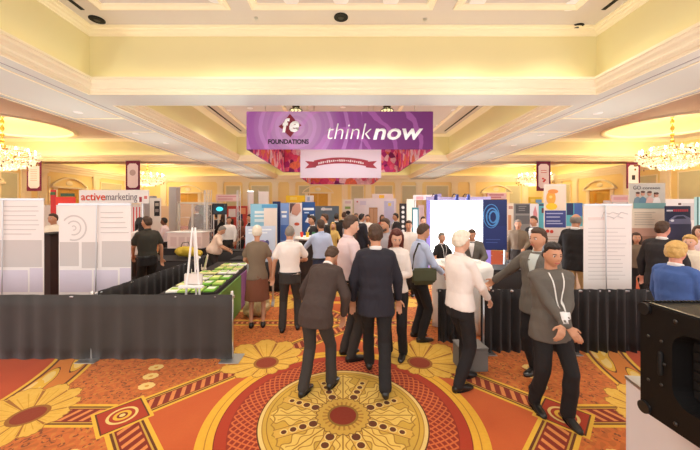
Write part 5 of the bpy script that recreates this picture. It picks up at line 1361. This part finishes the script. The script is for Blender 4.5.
# ================================================================ foreground loudspeaker on a white pedestal
o = thing('pedestal', 'plain white pedestal at the bottom right corner, under the black loudspeaker', 'pedestal', (2.3, 1.4, 0))
P = [(2.0, 2.12), (1.71, .75), (2.72, .62), (3.0, 1.98)]
b = MB(); lo_ = [b.bm.verts.new((x-2.3, y-1.4, 0)) for x, y in P]; hi = [b.bm.verts.new((x-2.3, y-1.4, .80)) for x, y in P]; b.skin([lo_, hi]); b.build('body', mat('white_pedestal_paint', srgb(222, 220, 226), .6, var=.02), o)
b = MB(); lo_ = [b.bm.verts.new(((x-2.3)*1.01, (y-1.4)*1.01, .80)) for x, y in P]; hi = [b.bm.verts.new(((x-2.3)*1.01, (y-1.4)*1.01, .822)) for x, y in P]; b.skin([lo_, hi]); b.build('top_edge', M_ALU, o)
o = thing('loudspeaker', 'black rectangular loudspeaker cabinet with rounded recess and corner bolts, bottom right', 'speaker', (1.755, 1.335, .8225))
M_CAB = mat('textured_black_paint', (.0045, .004, .004), .55, var=.2, vs=30, bump=.15, bs=300, spec=.25); LY = .435; Hc = .63; Dp = .62
# face frame : outline with a rounded opening (local y along the face, z up, x = depth)
def rrect(cy, cz, hy, hz, r, n=6):
    pts = []
    for (sy, sz, a0) in ((1, 1, 0), (-1, 1, PI/2), (-1, -1, PI), (1, -1, 3*PI/2)):
        for i in range(n+1):
            a = a0+PI/2*i/n; pts.append((cy+sy*(hy-r)+r*math.cos(a), cz+sz*(hz-r)+r*math.sin(a)))
    return pts
outer = rrect(0, Hc/2, LY, Hc/2, .018); inner = rrect(-.035, .335, .300, .195, .09)
b = MB(); O0 = [b.bm.verts.new((0, y, z)) for y, z in outer]; I0 = [b.bm.verts.new((0, y, z)) for y, z in inner]; I1 = [b.bm.verts.new((.09, y+.0, z)) for y, z in rrect(-.035, .335, .285, .18, .08)]; O1 = [b.bm.verts.new((Dp, y, z)) for y, z in outer]
n = len(outer)
for i in range(n):
    j = (i+1) % n
    for A_, B_ in ((O0, I0), (I0, I1), (O1, O0)): b.bm.faces.new((A_[i], A_[j], B_[j], B_[i]))
b.bm.faces.new(I1); b.bm.faces.new(O1); b.build('cabinet', M_CAB, o)
b = MB()
for i in range(11):
    for j in range(6): b.box((.085, -.285+i*.05, .21+j*.05), (.008, .038, .038))
b.build('recessed_grille', M_BLACK, o)
b = MB(); bolts = []
for y in (LY-.05, LY-.19, LY-.35, -.05, -.3):
    for z in (.045, Hc-.045): bolts.append((y, z, 1.0))
bolts += [(LY-.05, .2, .8), (LY-.05, .45, .8), (LY-.135, .33, .8), (LY-.12, .45, .8), (LY-.12, .21, .8)]
b.ell((0, 0, 0), .006, .011, .011, seg=10, rings=6); bolt = b.build('bolt_head', mat('dull_steel', (.07, .07, .07), .4, metal=.8), o, smooth=True)
for i, (y, z, k) in enumerate(bolts):
    q = bolt if i == 0 else bolt.copy()
    if i: COL.objects.link(q); q.parent = o
    q.location = (-.004, y, z); q.scale = (k, k, k)
for z in (.03, Hc-.03): MB().cyl((-.016, LY-.03, z), (.05, LY-.03, z), .034, n=20).build('corner_bumper', M_BLACKGL, o, smooth=False)
MB().capsule((-.004, LY-.115, .27), (-.004, LY-.115, .38), .012, n=10).build('slot_handle', M_BLACK, o, smooth=True)
b = MB()
for i in range(26): b.box((.02+i*.0235, LY-.012, Hc+.004), (.012, .02, .012))
b.build('top_ribs', M_CAB, o)
b = MB(); b.span((.01, -LY+.02, Hc-.001), (.03, LY-.03, Hc+.008)); b.build('top_edge_strip', M_BLACKGL, o)
# ================================================================ the people in the hall
NAVY = cloth('navy_suiting', (34, 32, 42)); CHAR = cloth('charcoal_suiting', (44, 40, 42)); BLK = cloth('black_trouser_cloth', (26, 23, 24)); BRN = cloth('brown_suiting', (66, 52, 46)); GRYS = cloth('grey_suiting', (104, 100, 92)); GSW = cloth('grey_knit', (98, 92, 84))
WHT = cloth('white_cotton', (238, 228, 220)); PINK = cloth('pale_pink_cotton', (228, 206, 206)); LBL = cloth('light_blue_cotton', (186, 200, 228)); CRM = cloth('cream_cotton', (236, 224, 200)); PEA = cloth('peach_cotton', (232, 204, 182)); DPO = cloth('dark_olive_cotton', (52, 50, 42)); KHA = cloth('khaki_cotton', (196, 172, 128)); OLV = cloth('brown_pattern_cloth', (122, 104, 84)); DTR = cloth('dark_grey_trousers', (54, 48, 44)); BLU = cloth('mid_blue_cloth', (66, 96, 158)); MINT = cloth('pale_grey_green_shirt', (196, 206, 202)); RSK = cloth('rust_brown_skirt', (120, 72, 50)); YEL_ = cloth('yellow_cloth', (226, 190, 110)); GRYL = cloth('light_grey_cloth', (170, 165, 170)); JEAN = cloth('dark_denim', (48, 56, 80))
NEAR = .0085; MID = .012; FARV = .018
# --- centre foreground
person('man in a dark suit seen from behind, striding away over the carpet medallion', 374.5, 3.45, 225, -3, 'jacket', NAVY, BLK, 'tan', 'short', 'brown', vox=NEAR, feet=[(-.06, .30, 0), (.08, -.30, .05)], lh=(-.26, .10, .84), rh=(.27, .12, .86), extras=(('tie', NAVY),), X=.375)
person('stooping person in a dark brown suit walking away over the medallion, bent forward', 326, 3.28, 250, -24, 'jacket', BRN, DTR, 'tan', 'short', 'brown', vox=NEAR, lean=34, headpitch=-6, feet=[(-.10, -.10, 0), (.12, .16, .0)], lh=(-.26, .30, .84), rh=(.24, .26, .84), X=-.30)
person('man in a white short-sleeved polo shirt and dark trousers, back to the camera', 289.5, 4.96, 226, 4, 'polo', WHT, DTR, 'tan', 'crop', 'grey', vox=NEAR, sleeve='short', lh=(-.30, .08, .86), rh=(.16, .34, 1.12), feet=[(-.12, -.06, 0), (.13, .05, 0)], X=-.88)
person('tall man in a pale pink shirt turned right, left of the dark suit', 352, 4.05, 216, -68, 'shirt', PINK, DTR, 'fair', 'short', 'brown', vox=NEAR, headyaw=-12, headpitch=-12, lh=(-.10, .20, 1.06), rh=(.12, .20, 1.08), X=.07)
person('auburn-haired woman in a white blouse looking down', 392, 4.1, 228, 158, 'blouse', WHT, BLK, 'fair', 'long', 'red', fem=True, vox=NEAR, headpitch=-24, headyaw=22, lh=(-.02, .22, 1.10), rh=(.10, .22, 1.06), X=.72, hem=.90)
person('bearded man behind the auburn-haired woman, facing left', 386, 5.6, 219, 120, 'shirt', GRYL, DTR, 'tan', 'short', 'brown', vox=MID, beard=True, X=.80)
person('man in a light blue shirt with an olive shoulder bag, facing the tall table', 418.5, 4.62, 224, -78, 'shirt', LBL, BLK, 'tan', 'short', 'brown', vox=NEAR, headpitch=-12, lh=(-.1, .36, 1.10), rh=(.12, .34, 1.02), X=1.16, lean=4)
person('grey-haired woman in a black waistcoat behind the tall cloth-covered table', 441.5, 6.3, 233, 200, 'vest', BLK, BLK, 'tan', 'short', 'grey', fem=True, vox=MID, sleeve='short', extras=(('lanyard', 1),), lh=(-.18, .26, 1.04), rh=(.16, .26, 1.04))
person('man in a grey suit leaning over the tall table, before the glowing display', 473, 6.25, 229, 150, 'jacket', GRYS, DTR, 'tan', 'short', 'brown', vox=MID, lean=14, lh=(-.16, .36, 1.02), rh=(.18, .36, 1.04))
person('light-haired person in a loose white shirt and black trousers at the tall table', 461, 3.42, 232, -70, 'shirt', WHT, BLK, 'fair', 'curly', 'white', vox=NEAR, feet=[(-.09, .14, 0), (.10, -.10, 0)], lh=(-.10, .36, 1.12), rh=(.12, .30, 1.0), hem=.86, X=1.33, headpitch=-8)
person('man in a grey suit and pale shirt reaching left to the draped table', 531, 3.52, 229, 118, 'jacket', GRYS, BLK, 'tan', 'short', 'brown', vox=NEAR, lh=(-.26, .06, .84), rh=(1.98, 4.12, .93, 1), elbow=(.2, -.5, -.8), feet=[(-.08, .12, 0), (.11, -.10, 0)], extras=(('shirt', MINT),), X=2.30, headyaw=-8)
person('dark-haired man in a grey sweater with a lanyard, hands crossed at his waist', 551, 2.93, 243, 176, 'sweater', GSW, BLK, 'tan', 'short', 'black', vox=NEAR, lh=(.05, .26, .98), rh=(-.03, .27, .95), feet=[(-.10, .10, 0), (.11, -.10, 0)], extras=(('lanyard', 1),), X=2.03, elbow=None, headpitch=-6)
person('bald man in a black jacket and khaki trousers, standing behind the white plan banner', 575.5, 5.7, 214, -60, 'jacket', BLK, KHA, 'tan', 'fringe', 'grey', vox=MID)
person('man in a dark suit and glasses facing right, near the car poster', 662, 4.75, 222, -66, 'jacket', CHAR, BLK, 'pink', 'short', 'brown', vox=NEAR, glasses=True, headyaw=-14)
person('blond person in a blue jacket at the right edge, behind the loudspeaker', 686, 3.30, 243, -80, 'jacket', BLU, JEAN, 'pink', 'curly', 'blond', vox=NEAR, headyaw=10, lh=(-.24, .16, .9), rh=(.24, .1, .88), X=3.66)
person('fair-haired person in a cream top beside the man in glasses', 690, 4.9, 236, 120, 'shirt', CRM, KHA, 'fair', 'curly', 'blond', vox=MID)
person('brown-haired woman in a dark top between the plan banner and the man in glasses', 636, 6.0, 233, 150, 'blouse', OLV, BLK, 'tan', 'long', 'brown', fem=True, vox=MID)
# --- centre left
person('man in a pale blue shirt seen from behind, reaching towards the round counter', 321, 6.2, 220, 28, 'shirt', LBL, JEAN, 'tan', 'short', 'brown', vox=MID, lh=(-.22, .42, 1.10), rh=(.28, .06, .84))
person('woman in a brown patterned top and rust skirt, beside the tote bag', 263, 5.1, 226, 12, 'blouse', OLV, RSK, 'tan', 'short', 'white', fem=True, vox=MID, skirt=.48, sleeve='short', hem=.84, lh=(-.12, .3, 1.04), rh=(.24, .08, .84), X=-1.46)
person('heavy grey-haired man in a peach polo leaning over the leaflet table', 213, 7.7, 226, -68, 'polo', PEA, DTR, 'tan', 'short', 'grey', vox=MID, sleeve='short', belly=.10, lean=16, headpitch=-16, lh=(-.1, .42, 1.04), rh=(.14, .42, 1.02))
person('man in a dark olive polo shirt, back turned, behind the left side drape', 147.5, 6.25, 217, 52, 'polo', DPO, BLK, 'tan', 'short', 'brown', vox=MID, sleeve='short', headyaw=28, lh=(-.16, .28, .98), rh=(.28, .04, .86))
person('dark-haired woman in white, half hidden by the man in the dark polo', 140.5, 6.75, 218, 60, 'blouse', WHT, DTR, 'tan', 'long', 'black', fem=True, vox=MID)
person('black-haired man in a pale pink shirt and black trousers, left of the display case', 164.5, 9.6, 218, 100, 'shirt', PINK, BLK, 'dark', 'short', 'black', vox=MID, lh=(-.2, .2, .98), rh=(.24, .04, .86))
person('blonde woman in a cream blouse behind the pink-shirted man', 158, 11.2, 214.5, 200, 'blouse', CRM, KHA, 'fair', 'long', 'blond', fem=True, vox=FARV)
person('man in a dark jacket standing behind the pale glass booth', 197, 12.7, 204, 60, 'jacket', NAVY, BLK, 'tan', 'short', 'red', vox=FARV, height=2.1)
# --- distant crowd
far = [
 ('man in a white shirt and dark waistcoat at the round counter', 325, 8.0, 214, 100, 'vest', BLK, BLK, 'tan', 'short', 'brown', False),
 ('man in black with his back turned, right of the slate blue booth wall', 336.5, 10.5, 214, 10, 'jacket', BLK, BLK, 'tan', 'short', 'black', False),
 ('woman in a pale yellow dress among the dark suits at centre', 333, 9.3, 222.5, 190, 'dress', YEL_, BLK, 'fair', 'long', 'blond', True),
 ('tall man in a black suit in the middle of the distant crowd', 344, 11.2, 212.5, -20, 'jacket', BLK, BLK, 'tan', 'short', 'brown', False),
 ('person in grey facing right below the cream banner', 347.5, 8.6, 215, -80, 'sweater', GRYL, DTR, 'tan', 'short', 'black', False),
 ('man in navy left of the brown door panel', 361.5, 9.2, 214, -60, 'jacket', NAVY, BLK, 'tan', 'short', 'black', False),
 ('person in a white shirt beside the brown door panel', 367.5, 10.6, 215, 170, 'shirt', WHT, DTR, 'tan', 'short', 'brown', False),
 ('woman in a red top right of the brown door panel', 382, 12.0, 215, 200, 'blouse', cloth('red_cloth', (170, 60, 50)), BLK, 'tan', 'long', 'brown', True),
 ('man in a dark coat far off beside the silver truss posts', 217, 12.6, 213.5, 40, 'jacket', CHAR, BLK, 'tan', 'short', 'black', False),
 ('person in a white shirt right of the small television', 229, 10.1, 217, 200, 'shirt', WHT, DTR, 'tan', 'short', 'brown', False),
 ('woman in a rust top at the red booth wall', 241, 10.9, 219, 150, 'blouse', RSK, BLK, 'tan', 'long', 'brown', True),
 ('man in a navy suit left of the pale blue booth wall', 250.5, 10.0, 214.5, 120, 'jacket', NAVY, BLK, 'tan', 'short', 'black', False),
 ('person in a dark jacket left of the narrow black disc banner', 396, 10.4, 213.5, 100, 'jacket', CHAR, BLK, 'tan', 'short', 'black', False),
 ('man in a grey suit just left of the glowing display', 423, 9.6, 217, 190, 'jacket', GRYS, DTR, 'fair', 'short', 'brown', False),
 ('person in a striped brown top before the dark grey booth panel', 518, 7.7, 220, 150, 'shirt', OLV, DTR, 'tan', 'short', 'grey', False),
 ('woman in a rose top behind the dark blue panel', 509, 9.6, 216, 190, 'blouse', cloth('rose_cloth', (206, 130, 120)), BLK, 'tan', 'short', 'brown', True),
 ('man in a dark suit far right of the dark olive polo, beyond the grey wall', 166, 14.5, 211, 60, 'jacket', CHAR, BLK, 'tan', 'short', 'black', False),
 ('person in a pale shirt behind the gap between the white roll-up banners', 53.5, 7.6, 214, 180, 'shirt', CRM, BLK, 'tan', 'short', 'brown', False),
 ('person in a dark suit left of the slate blue booth wall', 312.5, 8.2, 216, 120, 'jacket', CHAR, BLK, 'tan', 'short', 'black', False),
 ('man with grey hair in a grey suit, far centre right of the cream banner', 356, 12.2, 213.5, 190, 'jacket', GRYS, DTR, 'tan', 'short', 'grey', False),
 ('woman in a dark dress in front of the pale far left booth wall', 223.5, 11.4, 214.5, 60, 'dress', BLK, BLK, 'tan', 'long', 'brown', True),
 ('person in a white shirt just right of the auburn-haired woman, far off', 409, 7.0, 221, 160, 'shirt', WHT, DTR, 'tan', 'short', 'brown', False),
 ('man in a dark jacket leaning past the white figure poster', 534, 7.75, 216.5, 110, 'jacket', CHAR, BLK, 'tan', 'short', 'brown', False),
 ('woman in a pink blouse before the pale aqua panel at the right edge', 699, 5.5, 226, 150, 'blouse', PINK, BLK, 'fair', 'long', 'brown', True),
 ('man in a navy jacket beyond the cocktail table, right of the pink letter board', 540, 10.4, 213, 170, 'jacket', NAVY, BLK, 'tan', 'short', 'brown', False),
]
for i, (lb, px, Y, tp_, fc, top, tc, tr, sk, hr, hc, fm) in enumerate(far):
    rnd = random.Random(i)
    kw = dict(sleeve='long')
    if top == 'dress': kw.update(hem=.66, skirt=.5)
    person(lb, px, Y, tp_, fc, top, tc, tr if top != 'dress' else tc, sk, hr, hc, fem=fm, vox=FARV, lh=(-.12-rnd.random()*.12, .12+rnd.random()*.2, .9+rnd.random()*.2), **kw)
# olive shoulder bag on the light blue shirt man
o = thing('shoulder_bag', 'olive green messenger bag hanging at the hip of the man in the light blue shirt', 'bag', (1.17, 4.36, 1.02), rot=.1)
MB().box((0, 0, 0), (.34, .10, .24), bevel=.035).build('bag_body', mat('olive_canvas', srgb(84, 88, 62), .8, var=.12, vs=12), o, smooth=True)
MB().box((0, -.052, .03), (.35, .03, .17), bevel=.012).build('flap', mat('olive_canvas_flap', srgb(76, 80, 56), .8, var=.12, vs=12), o)
MB().tube([(-.16, .02, .10), (-.13, .04, .30), (-.04, .10, .47), (.04, .2, .44)], .013, 6).build('strap', mat('dark_strap', srgb(40, 38, 34), .7), o)
# tablet/papers held by the light-haired person
bpy.data.scenes.remove(SCR)
